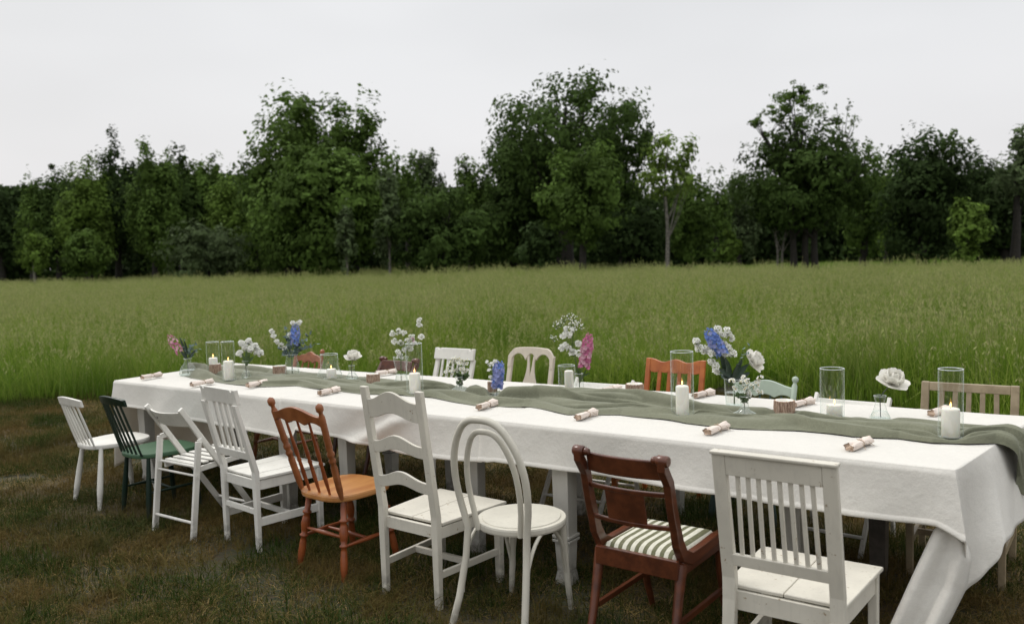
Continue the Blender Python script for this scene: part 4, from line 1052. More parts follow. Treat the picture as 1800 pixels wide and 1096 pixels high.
def regency_chair(t, mat, zs, zt, lean, stripes=True, w=.43, d=.43):
    """scrolled top rail, sabre side frames sweeping from back to seat, striped drop-in seat"""
    for s in (-1, 1):
        x = s * w / 2
        prof = [(-lean - .02, zt), (-lean - .034, zt - .012), (-lean - .030, zt - .035), (-lean * .82, zt - .10), (-lean * .55, zt - .20), (-lean * .22, zt - .29), (.0, zs + .06), (.035, zs + .005), (.10, zs - .025), (.22, zs - .020), (.34, zs - .012), (d - .01, zs - .015)]
        n = len(prof); vs = []
        for i, (y, z) in enumerate(prof):
            a_ = prof[max(i - 1, 0)]; b_ = prof[min(i + 1, n - 1)]; tx, tz = b_[0] - a_[0], b_[1] - a_[1]; l_ = math.hypot(tx, tz); nx, nz = -tz / l_, tx / l_
            h = (.012, .016, .019, .019, .019, .020, .024, .026, .026, .022, .020, .018)[i]
            for dx, k in ((-.016, -1), (.016, -1), (.016, 1), (-.016, 1)): vs.append((x + dx, y + nx * h * k, z + nz * h * k))
        fs = [(i * 4 + k, i * 4 + (k + 1) % 4, i * 4 + 4 + (k + 1) % 4, i * 4 + 4 + k) for i in range(n - 1) for k in range(4)] + [(3, 2, 1, 0), (4 * n - 4, 4 * n - 3, 4 * n - 2, 4 * n - 1)]
        MB().add(vs, fs).build('side_frame', mat, t, .004)
        MB().lathe((x - .024, -lean - .028, zt - .006), (x + .024, -lean - .028, zt - .006), [(0, .018), (.1, .022), (.9, .022), (1, .018)], 16).build('scroll', mat, t)
        MB().lathe((x - s * .024, -lean - .028, zt - .006), (x - s * .045, -lean - .028, zt - .006), [(0, .012), (.4, .017), (1, .012)], 12).build('turned_boss', mat, t)
        lp = [(x, .03, zs - .03), (x, .005, zs * .72), (x, -.035, zs * .38), (x, -.10, 0)]
        MB().tube(lp, [.024, .021, .018, .015], 8).build('back_leg', mat, t)
        MB().tube([(x, d - .03, zs - .03), (x, d - .015, zs * .6), (x, d + .02, zs * .28), (x, d + .07, 0)], [.022, .020, .017, .014], 8).build('front_leg', mat, t)
    f = leanf(lean, zs, zt, .030, w)
    MB().rail(-w / 2 + .02, w / 2 - .02, lambda x: zt - .012, lambda x: zt - .090, f, .020).build('top_rail', mat, t, .005)
    for zz, h in ((zt - .150, .020), (zt - .285, .020)):
        MB().rail(-w / 2 + .012, w / 2 - .012, lambda x: zz + h / 2, lambda x: zz - h / 2, f, .016).build('cross_rail', mat, t, .004)
    MB().rail(-w * .25, w * .22, lambda x: zt - .158, lambda x: zt - .277, f, .010).build('back_panel', mat, t, .002)
    MB().bar((-w / 2, .0, zs - .045), (w / 2, .0, zs - .045), .075, .022, side=(0, 0, 1)).build('seat_rail', mat, t, .003)
    MB().bar((-w / 2, d - .015, zs - .04), (w / 2, d - .015, zs - .04), .06, .022, side=(0, 0, 1)).build('seat_rail', mat, t, .003)
    for s in (-1, 1): MB().bar((s * w / 2, .02, zs - .045), (s * w / 2, d - .02, zs - .04), .022, .055).build('seat_rail', mat, t, .003)
    # padded seat
    G = []; nn = 30
    for i in range(nn + 1):
        u = i / nn; row = []
        for j in range(nn + 1):
            v = j / nn; x = (u - .5) * (w - .045); y = .012 + v * (d - .03)
            e = min(u, 1 - u, v, 1 - v); z = zs - .018 + .036 * (1 - (1 - min(1, e * 5)) ** 2) ** .5
            row.append((x, y, z))
        G.append(row)
    m, tt, bb = newmat('striped_seat_fabric' if stripes else 'plain_seat_fabric')
    c0 = tt.nodes.new('ShaderNodeTexCoord'); sp = tt.nodes.new('ShaderNodeSeparateXYZ'); tt.links.new(c0.outputs['Object'], sp.inputs[0])
    fr = tt.nodes.new('ShaderNodeMath'); fr.operation = 'MULTIPLY'; fr.inputs[1].default_value = 27.0; tt.links.new(sp.outputs['X'], fr.inputs[0])
    f2 = tt.nodes.new('ShaderNodeMath'); f2.operation = 'FRACT'; tt.links.new(fr.outputs[0], f2.inputs[0])
    gt = tt.nodes.new('ShaderNodeMath'); gt.operation = 'GREATER_THAN'; gt.inputs[1].default_value = .5; tt.links.new(f2.outputs[0], gt.inputs[0])
    col = mixrgb(tt, gt.outputs[0], (.62, .60, .50), (.115, .115, .055)); col = mixrgb(tt, rampf(tt, noise(tt, 60, 4), .45, .65), col, mixrgb(tt, .25, col, (.3, .28, .2)))
    tt.links.new(col, bb.inputs['Base Color']); bb.inputs['Roughness'].default_value = .8
    MB().grid(G).build('seat_cushion', m, t)
    hstretch(t, mat, w, w, .0, d, zs * .42, .010, rect=(.016, .022), mid=False)

def folding_chair(t, mat, zs, zt, lean=.16, w=.40, d=.40):
    """slatted folding chair: long back stiles run down to the front feet, short legs cross behind"""
    iw = w / 2 - .015; ow = w / 2 + .008
    top_y = -.10; top_z = zt; foot_y = d + .06
    for s in (-1, 1):
        MB().bar((s * iw, foot_y, 0), (s * iw, top_y, top_z), .020, .034).build('long_stile', mat, t, .004)
        MB().bar((s * ow, -.075, 0), (s * ow, -.005, zs + .155), .020, .036).build('rear_leg', mat, t, .004)
        MB().bar((s * ow, -.005, zs + .15), (s * iw, top_y + (foot_y - top_y) * (zt - zs - .16) / zt, zs + .16), .016, .03).build('hinge_link', mat, t, .003)
        MB().bar((s * (iw - .018), -.01, zs - .02), (s * (iw - .018), d, zs + .004), .018, .032).build('seat_side', mat, t, .002)
    ly = lambda z: top_y + (foot_y - top_y) * (zt - z) / zt
    f = lambda x, z: ly(z) - .045 * (1 - (x / iw) ** 2) + .01
    MB().rail(-iw + .008, iw - .008, lambda x: zt - .030 + .008 * (x / iw) ** 2, lambda x: zt - .118, f, .014).build('back_board', mat, t, .003)
    MB().lathe((-iw * .5, f(-iw * .5, zt - .07) - .009, zt - .068), (-iw * .5, f(-iw * .5, zt - .07) + .009, zt - .068), [(0, .008), (1, .008)], 10).build('peg_hole', M_TBL_D, t)
    for i in range(7):
        y0 = -.012 + i * (d + .01) / 7; z = zs - .004 + .024 * (y0 / d)
        MB().box((0, y0 + .024, z + .016), (2 * iw - .03, .038, .010)).build('seat_slat', mat, t, .002)
    MB().lathe((-iw, -.02, zs + .005), (iw, -.02, zs + .005), [(0, .008), (1, .008)], 10).build('rung', mat, t)
    MB().lathe((-ow, -.065, zs * .26), (ow, -.065, zs * .26), [(0, .009), (1, .009)], 10).build('rung', mat, t)
    MB().lathe((-iw, foot_y - .07, zs * .28), (iw, foot_y - .07, zs * .28), [(0, .009), (1, .009)], 10).build('rung', mat, t)
    MB().lathe((-ow - .014, -.03, zs - .045), (ow + .014, -.03, zs - .045), [(0, .014), (.03, .014), (.04, .007), (.96, .007), (.97, .014), (1, .014)], 10).build('pivot_bar', mat, t)

def vase_back_chair(t, mat, zs, zt, lean, w=.42, d=.42):
    straight_posts(t, mat, w - .04, zt - .06, lean, zs, .036, .030, .05, -.012, w - .05)
    front_legs(t, mat, w - .02, d - .02, zs, .038)
    aprons(t, mat, w - .03, w - .02, d - .02, zs, .055)
    MB().slab(D_seat(w + .02, d, w), zs - .02, zs).build('seat', mat, t)
    f = leanf(lean, zs, zt, .01, w, y0=-.012); hw = w / 2 - .007
    def arch(x):
        k = abs(x / hw); return zt + .004 * math.cos(k * PI) - .002 - .062 * max(0, (k - .62) / .38) ** 2.2
    def under(x):
        k = abs(x / hw)
        if k > .84: return zt - .15
        if k < .22: return zt - .085 + .040 * math.cos(k / .22 * PI / 2)
        return zt - .048 - .045 * abs((k - .55) / .31) ** 2.4
    MB().rail(-hw, hw, arch, under, f, .022, 60).build('crest_rail', mat, t, .003)
    zb = zs + .03
    def half(z):
        k = (z - zb) / (zt - .05 - zb)
        return .034 + .036 * math.exp(-((k - .38) / .22) ** 2) - .004 * k + .014 * max(0, (k - .85) / .15)
    b = MB(); vs = []; n = 24
    for i in range(n + 1):
        z = zb + (zt - .05 - zb) * i / n; h = half(z)
        for x in (-h, h): vs += [(x, f(x, z) - .006, z), (x, f(x, z) + .006, z)]
    # splat split by a lily-shaped slot in its upper third
    fs = []
    for i in range(n): a_, c_ = 4 * i, 4 * i + 4; fs += [(a_, a_ + 1, c_ + 1, c_), (a_ + 2, c_ + 2, c_ + 3, a_ + 3)]
    cut = int(n * .66)
    for i in range(cut): a_, c_ = 4 * i, 4 * i + 4; fs += [(a_, c_, c_ + 2, a_ + 2), (a_ + 1, a_ + 3, c_ + 3, c_ + 1)]
    b.add(vs, fs)
    vs2 = []; fs2 = []
    for s in (-1, 1):
        base_ = len(vs2)
        for i in range(cut, n + 1):
            z = zb + (zt - .05 - zb) * i / n; h = half(z); k = (i - cut) / (n - cut); g = .001 + .020 * k ** .8
            for x in (s * g, s * h): vs2 += [(x, f(x, z) - .006, z), (x, f(x, z) + .006, z)]
        for i in range(n - cut):
            a_ = base_ + 4 * i; c_ = a_ + 4; fs2 += [(a_, c_, c_ + 2, a_ + 2), (a_ + 1, a_ + 3, c_ + 3, c_ + 1), (a_, a_ + 1, c_ + 1, c_)]
    b.add(vs2, fs2).build('vase_splat', mat, t)
    MB().rail(-hw + .02, hw - .02, lambda x: zb + .012, lambda x: zb - .02, f, .02).build('lower_rail', mat, t, .003)
    hstretch(t, mat, w - .04, w - .02, -.03, d - .02, zs * .42, .012)

# ---- near side, left to right: (photograph point of the rear seat edge, seat height, heading, top height)
t = chair_root('spindle_chair', 'white spindle-back chair, leftmost of the near row', 148, 777, .43, HD - 2); spindle_chair(t, M_WHITE, M_WHITE, .43, .765, .085, w=.40, d=.44, wt=.30, hst=False, legr=.017)
t = chair_root('spindle_chair', 'dark green spindle-back chair with lighter green seat', 228, 792, .43, HD - 3); spindle_chair(t, M_DGREEN, M_MGREEN, .43, .81, .10, w=.43, d=.43, nsp=6, wt=.30, flat_sp=True, legr=.015, splay=.03, crest_h=.05)
t = chair_root('folding_chair', 'white slatted folding chair between the dark green and the tall plank-seat chair', 318, 811, .43, HD + 2); folding_chair(t, M_WHITE, .43, .79, w=.37, d=.38)
t = chair_root('slat_back_chair', 'tall white chair with five back slats and notched top, beside the folding chair', 424, 826, .43, HD - 5); slat_back_chair(t, M_WHITE, .43, .935, .105, w=.38, wf=.42, n=4, notch=True, crest=.085, boards=(4, False), slatw=.019, side_str=(.022, .045), wt=.37)
t = chair_root('farmhouse_chair', 'orange pine chair with turned spindles and round finials, near row', 557, 862, .43, HD - 2); farmhouse_chair(t, M_PINE, M_PINE_SEAT, M_PINE_D, .43, .93, .12, w=.40, d=.41, wt=.435)
t = chair_root('ladder_back_chair', 'white ladder-back chair with three wavy slats', 722, 903, .41, HD - 1); ladder_chair(t, M_OFFW, .41, 1.03, .085, w=.385, wf=.43, d=.43)
t = chair_root('bentwood_chair', 'cream bentwood chair with double hoop back and round seat', 874, 921, .455, HD + 3); bentwood_chair(t, M_CREAM, .455, .94, .09, w=.385)
t = chair_root('regency_chair', 'dark red mahogany chair with scrolled back and green striped seat', 1118, 962, .44, HD); regency_chair(t, M_MAHOG, .44, .85, .085, w=.365, d=.41)
t = chair_root('slat_back_chair', 'worn white chair with eight narrow back slats at the right end of the near row', 1377, 1036, .43, HD + 1); slat_back_chair(t, M_OFFW, .43, .915, .085, w=.42, wf=.45, d=.42, n=8, pw=.048, pt=.034, crest=.07, rail_z=.10, boards=(2, False), slatw=.014, rake=.04, cap=True, apron_h=.07)

# ---- far side, left to right; these face the camera's side of the table
FH = HD + 180
def far_root(name, label, px0, py0, px1, py1, ztop, lean, dist_from_edge, dh=0, zs=.43):
    """set by where the top of the back shows, standing a little way out from the far table edge"""
    m = ray((px0 + px1) / 2, (py0 + py1) / 2); k = (ztop - CAM_H) / m.z
    p = Vector((m.x * k, m.y * k, 0)); h = math.radians(FH + dh); fw = Vector((-math.sin(h), math.cos(h), 0))
    p = p + fw * lean
    return thing(name, label, 'chair', (p.x, p.y, -.012), h)
t = far_root('farmhouse_chair', 'orange pine chair with carved top across the table, behind the blue bouquet', 527, 611, 563, 612, .89, .10, .1); farmhouse_chair(t, M_PINE, M_PINE_SEAT, M_PINE, .43, .90, .10, w=.41, wt=.36, carved=True)
t = far_root('regency_chair', 'dark red chair with scrolled top across the table, left of the tall glass', 665, 626, 730, 632, .81, .09, .1); regency_chair(t, M_MAHOG, .44, .81, .09, w=.38)
t = far_root('slat_back_chair', 'white slat-back chair with notched top across the table', 763, 609, 834, 610, .91, .12, .1); slat_back_chair(t, M_WHITE, .43, .91, .12, w=.40, n=5, notch=True, crest=.085, boards=(4, False), slatw=.019)
t = far_root('vase_back_chair', 'pale limed-wood chair with vase-shaped back splat across the table', 893, 606, 973, 610, .93, .10, .1); vase_back_chair(t, M_VASEB, .43, .93, .10, w=.43)
t = far_root('folding_chair', 'white folding chair across the table, left of the orange slat chair', 1000, 664, 1128, 668, .78, .10, .1, 4); folding_chair(t, M_WHITE, .43, .79, w=.44)
t = far_root('slat_back_chair', 'orange wooden chair with scalloped top rail across the table', 1136, 626, 1237, 630, .90, .10, .1); slat_back_chair(t, M_ORSLAT, .43, .90, .10, w=.43, n=4, scallop=True, crest=.085, pw=.034, boards=(3, False), slatw=.026)
t = far_root('farmhouse_chair', 'pale sage green chair with round finials across the table', 1290, 655, 1402, 655, .83, .10, .1, 3); farmhouse_chair(t, M_SAGE, M_SAGE, M_TEAL, .43, .83, .10, w=.43, wt=.41, crest=.12, green=True)
t = far_root('folding_chair', 'white folding chair across the table, behind the lit short candle glass', 1430, 686, 1568, 697, .77, .10, .1, -2); folding_chair(t, M_WHITE, .43, .77, w=.43)
t = far_root('slat_back_chair', 'weathered beige wooden chair at the right end of the far row', 1627, 669, 1780, 671, .89, .10, .1, 2); slat_back_chair(t, M_BEIGE, .43, .89, .10, w=.45, n=5, crest=.045, pw=.038, boards=(3, False), slatw=.024)

# ================================================================ THINGS ON THE TABLE
def spot(px, py):                                # a standing place on the table
    p = W(px, py, TZ + .012); return Vector((p.x, p.y, surf_z(p.x, p.y) - .002)), F_PX / p.y
def torus(b, c, R, r_, n=28, m=6):
    pts_ = [(c[0] + R * math.cos(2 * PI * k / n), c[1] + R * math.sin(2 * PI * k / n), c[2]) for k in range(n)]
    G = []
    for k in range(n + 1):
        a_ = 2 * PI * k / n; G.append([(c[0] + (R + r_ * math.cos(2 * PI * j / m)) * math.cos(a_), c[1] + (R + r_ * math.cos(2 * PI * j / m)) * math.sin(a_), c[2] + r_ * math.sin(2 * PI * j / m)) for j in range(m)])
    return b.grid(G, wrap=True)
def flame(t, z, s):
    MB().lathe((0, 0, z - .001), (0, 0, z + .010 * s), [(0, .0009), (1, .0007)], 6).build('wick', M_WICK, t)
    MB().lathe((0, 0, z + .006 * s), (0, 0, z + .034 * s), [(0, .0008), (.2, .0042 * s), (.4, .0050 * s), (.7, .0030 * s), (1, .0003)], 10).build('flame', M_FLAME, t)
def candle_and_glass(px, py, gw, gtop, cw, ctop, glab, clab, lit=True, bell=0.0, cx=None, pyc=None):
    p, k = spot(px, py); R = gw / 2 / k; h = (py - gtop) / k
    t = thing('glass_cylinder', glab, 'candle glass', p, 0, 'glass cylinders round the candles')
    prof = [(0, R * (1 + bell)), (.03, R * (1 + bell)), (.25, R * (1 + bell * 1.1)), (.42, R * (1 + bell * .35)), (.55, R), (1, R)] if bell else [(0, R), (1, R)]
    b = MB(); b.lathe((0, 0, .001), (0, 0, h), prof, 36, False); b.build('wall', M_GLASS, t)
    MB().lathe((0, 0, 0), (0, 0, .009), [(0, R * (1 + bell) - .002), (1, R * (1 + bell) - .002)], 36).build('base', M_GLASS2, t)
    torus(MB(), (0, 0, h), R - .0005, .0019, 36).build('rim', M_RIM, t)
    pc = p + Vector((((cx or px) - px) / k, 0, .009)); c = thing('pillar_candle', clab, 'candle', pc)
    r_ = cw / 2 / k; hc = (py - ctop) / k - .012
    MB().lathe((0, 0, 0), (0, 0, hc), [(0, r_ * .97), (.02, r_), (.5, r_ * 1.005), (.93, r_), (.975, r_ * .95), (.995, r_ * .80), (.985, r_ * .45), (.975, .001)], 30).build('wax', M_WAX, c)
    if lit: flame(c, hc, .75)
    return t
candle_and_glass(376, 657, 22, 600, 15, 627, 'glass cylinder at the far left of the table, behind a taller one', 'lit white candle behind the tallest left candle')
candle_and_glass(403, 667, 22, 597, 18, 630, 'tall narrow glass cylinder at the left, in front of its twin', 'lit white pillar candle, nearest of the two at the left end')
candle_and_glass(580, 666, 31, 620, 17, 645, 'short bulging glass jar left of the white rose', 'short white candle in the bulging glass jar', lit=True, bell=.35, cx=583)
candle_and_glass(730, 691, 29, 601, 20, 652, 'tall glass cylinder in front of the white bellflowers', 'lit white pillar candle beside the white bellflower vase')
candle_and_glass(997, 690, 30, 640, 16, 648, 'short glass cylinder left of the pink spike in its vase', 'unlit white pillar candle left of the pink flower spike', lit=False, cx=1001)
candle_and_glass(1200, 733, 40, 616, 23, 675, 'tall glass cylinder in front of the orange slat chair', 'tall lit white candle in front of the orange slat chair')
candle_and_glass(1463, 733, 41, 645, 27, 708, 'glass cylinder behind the runner, left of the single white rose', 'low lit white candle half hidden by the runner, left of the rose', cx=1467)
candle_and_glass(1671, 769, 41, 645, 30, 713, 'tall glass cylinder nearest the right end of the table', 'thick lit white candle nearest the right end of the table')
def votive(px, py, w, h, lab):
    p, k = spot(px, py); R = w / 2 / k; hh = h / k
    m_ = (RUNP[:NU, :, 0] - p.x) ** 2 + (RUNP[:NU, :, 1] - p.y) ** 2 < .07 ** 2
    if m_.any(): p.z = float(np.percentile(RUNP[:NU, :, 2][m_], 85 if px != 1116 else 100)) - .002
    t = thing('votive_holder', lab, 'candle holder', p, random.random(), 'twine-wrapped candle holders')
    n = 26; b = MB()
    MB().lathe((0, 0, .001), (0, 0, hh * .97), [(0, R * .93), (1, R * .93)], 24).build('glass', M_GLASS2, t) if False else \
    MB().lathe((0, 0, .001), (0, 0, hh), [(0, R * .9), (.05, R * .93), (.95, R * .93), (1, R * .9), (.99, R * .8), (.55, R * .8), (.54, .001)], 24, False).build('cup', M_WAX, t)
    for i in range(n):
        a_ = 2 * PI * i / n; x, y = math.cos(a_) * R * .97, math.sin(a_) * R * .97
        MB().lathe((x, y, 0), (x * 1.01, y * 1.01, hh * random.uniform(.9, 1.0)), [(0, R * .11), (.5, R * .13), (1, R * .10)], 5).build('band_reed', M_VOT, t) if False else b.lathe((x, y, .0), (x * 1.01, y * 1.01, hh * random.uniform(.88, 1.0)), [(0, R * .11), (.5, R * .14), (1, R * .10)], 5)
    torus(b, (0, 0, hh * .94), R * .98, R * .07, 24, 5); torus(b, (0, 0, hh * .14), R * 1.0, R * .06, 24, 5)
    tag(b.build('wrapped_band', M_VOT, t), kind='stuff')
votive(379, 657, 19, 17, 'small twine-wrapped candle holder between the two left candle glasses')
votive(492, 658, 22, 15, 'small twine-wrapped candle holder left of the large blue bouquet')
votive(656, 672, 22, 16, 'small twine-wrapped candle holder right of the single white rose at left')
votive(866, 694, 16, 19, 'small twine-wrapped candle holder behind the periwinkle blue spike')
votive(1116, 705, 30, 18, 'small twine-wrapped candle holder between the pink spike and the tall glass')
votive(1379, 731, 34, 23, 'largest twine-wrapped candle holder, right of the daisies')

# ---- napkins
def napkin(a_, b_, lab, seed):
    r = random.Random(seed); z0 = W(*a_, TZ).copy(); A = W(*a_, TZ + .02); B = W(*b_, TZ + .02); m = (A + B) / 2
    L_ = min((B - A).length, .17); L_ = max(L_, .12); ang = math.atan2((B - A).y, (B - A).x)
    t = thing('rolled_napkin', lab, 'napkin', (m.x, m.y, TZ + .009), ang, 'rolled napkins tied with twine')
    n, k = 40, 26; G = []
    for i in range(n + 1):
        u = i / n; x = (u - .5) * L_; pinch = 1 - .32 * math.exp(-((u - .60) / .07) ** 2)
        row = []
        for j in range(k):
            q_ = 2 * PI * j / k; rr = .0185 * pinch * (1 + .10 * math.sin(2 * q_ + u * 3 + seed) + .13 * math.sin(5 * q_ + 5 * u + seed) * abs(u - .6) * 2 + .06 * math.sin(9 * q_ - 3 * u))
            if u > .68: rr *= 1 + .22 * (u - .68) * 3
            row.append((x + .004 * math.sin(q_ * 2 + seed), rr * math.cos(q_) * 1.12, .017 + rr * math.sin(q_) * .86))
        G.append(row)
    MB().grid(G, wrap=True).build('roll', M_NAP, t)
    for e, s in ((0, -1), (n, 1)):                # the coiled layers seen at the ends
        b = MB(); c = G[e]; cx = sum(p[0] for p in c) / k; H = []
        for q_ in range(46):
            a2 = q_ / 46 * 2 * PI * 2.6; f_ = 1 - q_ / 46 * .85; x = cx - s * .003 ; yy = .0185 * f_ * math.cos(a2) * 1.1; zz = .017 + .0165 * f_ * math.sin(a2) * .86
            H.append([(x, yy, zz), (x - s * .02, yy, zz)])
        b.grid(H); c2 = [(p[0] - s * .006, p[1] * .96, p[2]) for p in c]; b.add(c2, [tuple(range(k))]); b.build('coil', M_NAPIN, t)
    x = (.60 - .5) * L_; tw = [(x + .002 * math.sin(q_ * 9), .0165 * math.cos(q_) * 1.0, .017 + .0130 * math.sin(q_)) for q_ in np.linspace(0, 4 * PI, 40)]
    MB().tube(tw, .0013, 5).build('twine', M_TWINE, t)
    for s in (-1, 1):
        tl = [(x, .004 * s, .031), (x + .012 * s, .012, .036), (x + .030 * s + r.uniform(-.01, .01), -.022, .022), (x + .045 * s, -.034 - r.random() * .012, .004)]
        MB().tube(tl, .0008, 5).build('twine', M_TWINE, t)
NP = [((1484, 791), (1533, 773), 'rolled blush napkin nearest the right end of the table, near side'), ((1235, 763), (1282, 747), 'rolled blush napkin in front of the tall glass and daisies'),
      ((1004, 739), (1055, 722), 'rolled blush napkin in front of the pink flower spike'), ((830, 721), (880, 705), 'rolled blush napkin in front of the periwinkle blue spike'),
      ((553, 694), (602, 683), 'rolled blush napkin just left of the white ladder-back chair'), ((426, 680), (476, 670), 'rolled blush napkin right of the notched white chair top'),
      ((334, 677), (375, 670), 'rolled blush napkin partly behind the notched white chair top'), ((245, 665), (286, 658), 'rolled blush napkin alone at the left end of the table'),
      ((1388, 714), (1432, 704), 'rolled blush napkin on the far side right of the daisies'), ((1216, 698), (1256, 689), 'rolled blush napkin on the far side behind the tall glass'),
      ((1052, 690), (1094, 681), 'rolled blush napkin on the far side by the white folding chair'), ((1634, 729), (1668, 719), 'rolled blush napkin on the far side behind the thick candle'),
      ((655, 658), (700, 652), 'rolled blush napkin on the far side by the dark red chair')]
for i, (a_, b_, lab) in enumerate(NP): napkin(a_, b_, lab, i)

# ---- vases
def vase(px, py, prof, top, label, water=.5, group=None):
    """prof: [(fraction of height, full width in photograph units)]"""
    p, k = spot(px, py); h = (py - top) / k; pr = [(q_, w_ / 2 / k) for q_, w_ in prof]
    t = thing('glass_vase', label, 'vase', p, 0, group)
    b = MB(); b.lathe((0, 0, .001), (0, 0, h), pr, 28, False); b.build('body', M_GLASS, t)
    MB().lathe((0, 0, 0), (0, 0, .006), [(0, pr[0][1] * .96), (1, pr[0][1] * .9)], 28).build('base', M_GLASS2, t)
    torus(MB(), (0, 0, h), pr[-1][1], .0012, 28).build('rim', M_RIM, t)
    if water:
        pw = [(q_, max(r_ - .003, .001)) for q_, r_ in pr if q_ <= water]
        if len(pw) > 1:
            s_ = pw[-1][0]; MB().lathe((0, 0, .007), (0, 0, h * s_), [(q_ / s_, r_) for q_, r_ in pw], 24).build('water', M_WATER, t)
    return p, k, h
SWELL = lambda a_, b_, c_, e_: [(0, a_), (.08, a_ * 1.03), (.3, a_ * .92), (.55, b_), (.75, c_), (.92, c_), (1, e_)]
R3 = random.Random(3)
def petal_pts(c, out, up, L_, Wd, cup=.3, n=4, m=4):
    out = out.normalized(); side = out.cross(up).normalized(); nrm = side.cross(out).normalized(); G = []
    for i in range(n + 1):
        u = i / n; w_ = Wd * math.sin(PI * (.10 + .86 * u) ** .8) ** .7; row = []
        for j in range(m + 1):
            v = j / m * 2 - 1; row.append(c + out * L_ * u + side * w_ * v * .5 + nrm * (cup * L_ * (u ** 2) * .8 + cup * Wd * v * v * .35))
        G.append(row)
    return G
def floret(b, c, face, R, n=5, cup=.25, rnd=None):
    rnd = rnd or R3; face = face.normalized(); a_ = face.orthogonal().normalized(); a_.rotate(Matrix.Rotation(rnd.uniform(0, 6.28), 3, face))
    for i in range(n):
        d_ = a_.copy(); d_.rotate(Matrix.Rotation(2 * PI * i / n, 3, face)); o = (d_ + face * .25).normalized()
        b.grid(petal_pts(c, o, face, R * rnd.uniform(.85, 1.15), R * 1.05, cup, 2, 2))
def leaf(b, c, d_, up, L_, Wd, cup=.1): b.grid(petal_pts(c, d_, up, L_, Wd, cup, 5, 2))
def curve(p0, p1, sag=.12, n=7, side=None):
    side = side or Vector((R3.uniform(-1, 1), R3.uniform(-1, 1), 0)) * .3
    return [p0.lerp(p1, i / n) + (side * .3 + Vector((0, 0, sag * .3))) * (p1 - p0).length * math.sin(PI * i / n) * .5 for i in range(n + 1)]
class Flo:
    """a cut stem standing in a vase: its own thing, rooted in the vase"""
    def __init__(s, name, label, cat, v, group=None):
        s.p, s.k, s.h = v; s.o = s.p.copy(); s.t = thing(name, label, cat, s.o, 0, group)
    def at(s, px, py, off=0.0): return D(px, py, s.p.y + off) - s.o
    def root(s): return Vector((R3.uniform(-.004, .004), R3.uniform(-.004, .004), .010))
    def stem(s, top, r_=.0016, mat=None, sag=.1):
        neck = Vector((R3.uniform(-.004, .004), R3.uniform(-.004, .004), s.h * .95)); r0 = s.root()
        pts_ = [r0, r0.lerp(neck, .5), neck] + [neck.lerp(top, q_) + Vector((0, 0, sag * .25)) * math.sin(PI * q_) * (top - neck).length for q_ in (.35, .7, 1)]
        MB().tube(pts_, r_, 6).build('stem', mat or M_STEM, s.t); return neck
def spike(v, name, label, cat, top, bot, wpx, mats, n=46, fr=.0085, off=0.0):
    f = Flo(name, label, cat, v); T_, B_ = f.at(*top, off), f.at(*bot, off); f.stem(B_); MB().tube([B_, T_], [.0018, .0008], 6).build('stem', M_STEM, f.t)
    R_ = wpx / 2 / f.k; ax = (T_ - B_).normalized(); bs = [MB() for _ in mats]
    for i in range(n):
        u = (i + .5) / n; a_ = i * 2.39996; o = ax.orthogonal().normalized(); o.rotate(Matrix.Rotation(a_, 3, ax))
        rr = R_ * (1.0 if u < .75 else 1 - (u - .75) * 1.8) * R3.uniform(.75, 1.05); c = B_.lerp(T_, u) + o * max(rr - fr * .6, .001)
        floret(bs[R3.randrange(len(mats))], c, o + ax * .2, fr * (1.35 if u < .7 else 1.0) * R3.uniform(.85, 1.15) * (1 if u < .9 else .6), 5, .3)
    for b, m in zip(bs, mats): tag(b.build('florets', m, f.t), kind='stuff')
    return f
def cluster(v, name, label, cat, pts_, rad, mat, per=5, fr=.008, centre=None, stem=True, off=0.0, petals=5, face_up=.5, group=None, stuff=True):
    """branching sprig: small blossoms round each of the given points"""
    f = Flo(name, label, cat, v, group); b = MB(); cb = MB(); sb = MB(); neck = Vector((0, 0, f.h * .95))
    heads_ = [f.at(x, y, off + R3.uniform(-.02, .02)) for x, y in pts_]
    mid = sum(heads_, Vector()) / len(heads_); hub = neck.lerp(mid, .55); f.stem(hub, .0016)
    for h_ in heads_:
        if stem: sb.tube(curve(hub, h_, .05, 4), .0009, 5, False)
        for _ in range(per):
            o = Vector((R3.gauss(0, 1), R3.gauss(0, 1), R3.gauss(0, 1) + .2)).normalized(); c = h_ + o * rad * R3.uniform(.5, 1)
            face = o + Vector((0, -.7, face_up)); floret(b, c, face, fr * R3.uniform(1.0, 1.5), petals, .22)
            if stem: sb.tube([h_ - Vector((0, 0, rad)), c], .0006, 4, False)
            if centre:
                fn = face.normalized(); cb.lathe(c - fn * .001, c + fn * fr * .35, [(0, fr * .42), (.6, fr * .36), (1, fr * .05)], 8)
    tag(b.build('blossoms', mat, f.t), kind='stuff')
    if centre: tag(cb.build('flower_centres', centre, f.t), kind='stuff')
    if stem: tag(sb.build('stalks', M_STEM, f.t), kind='stuff')
    return f
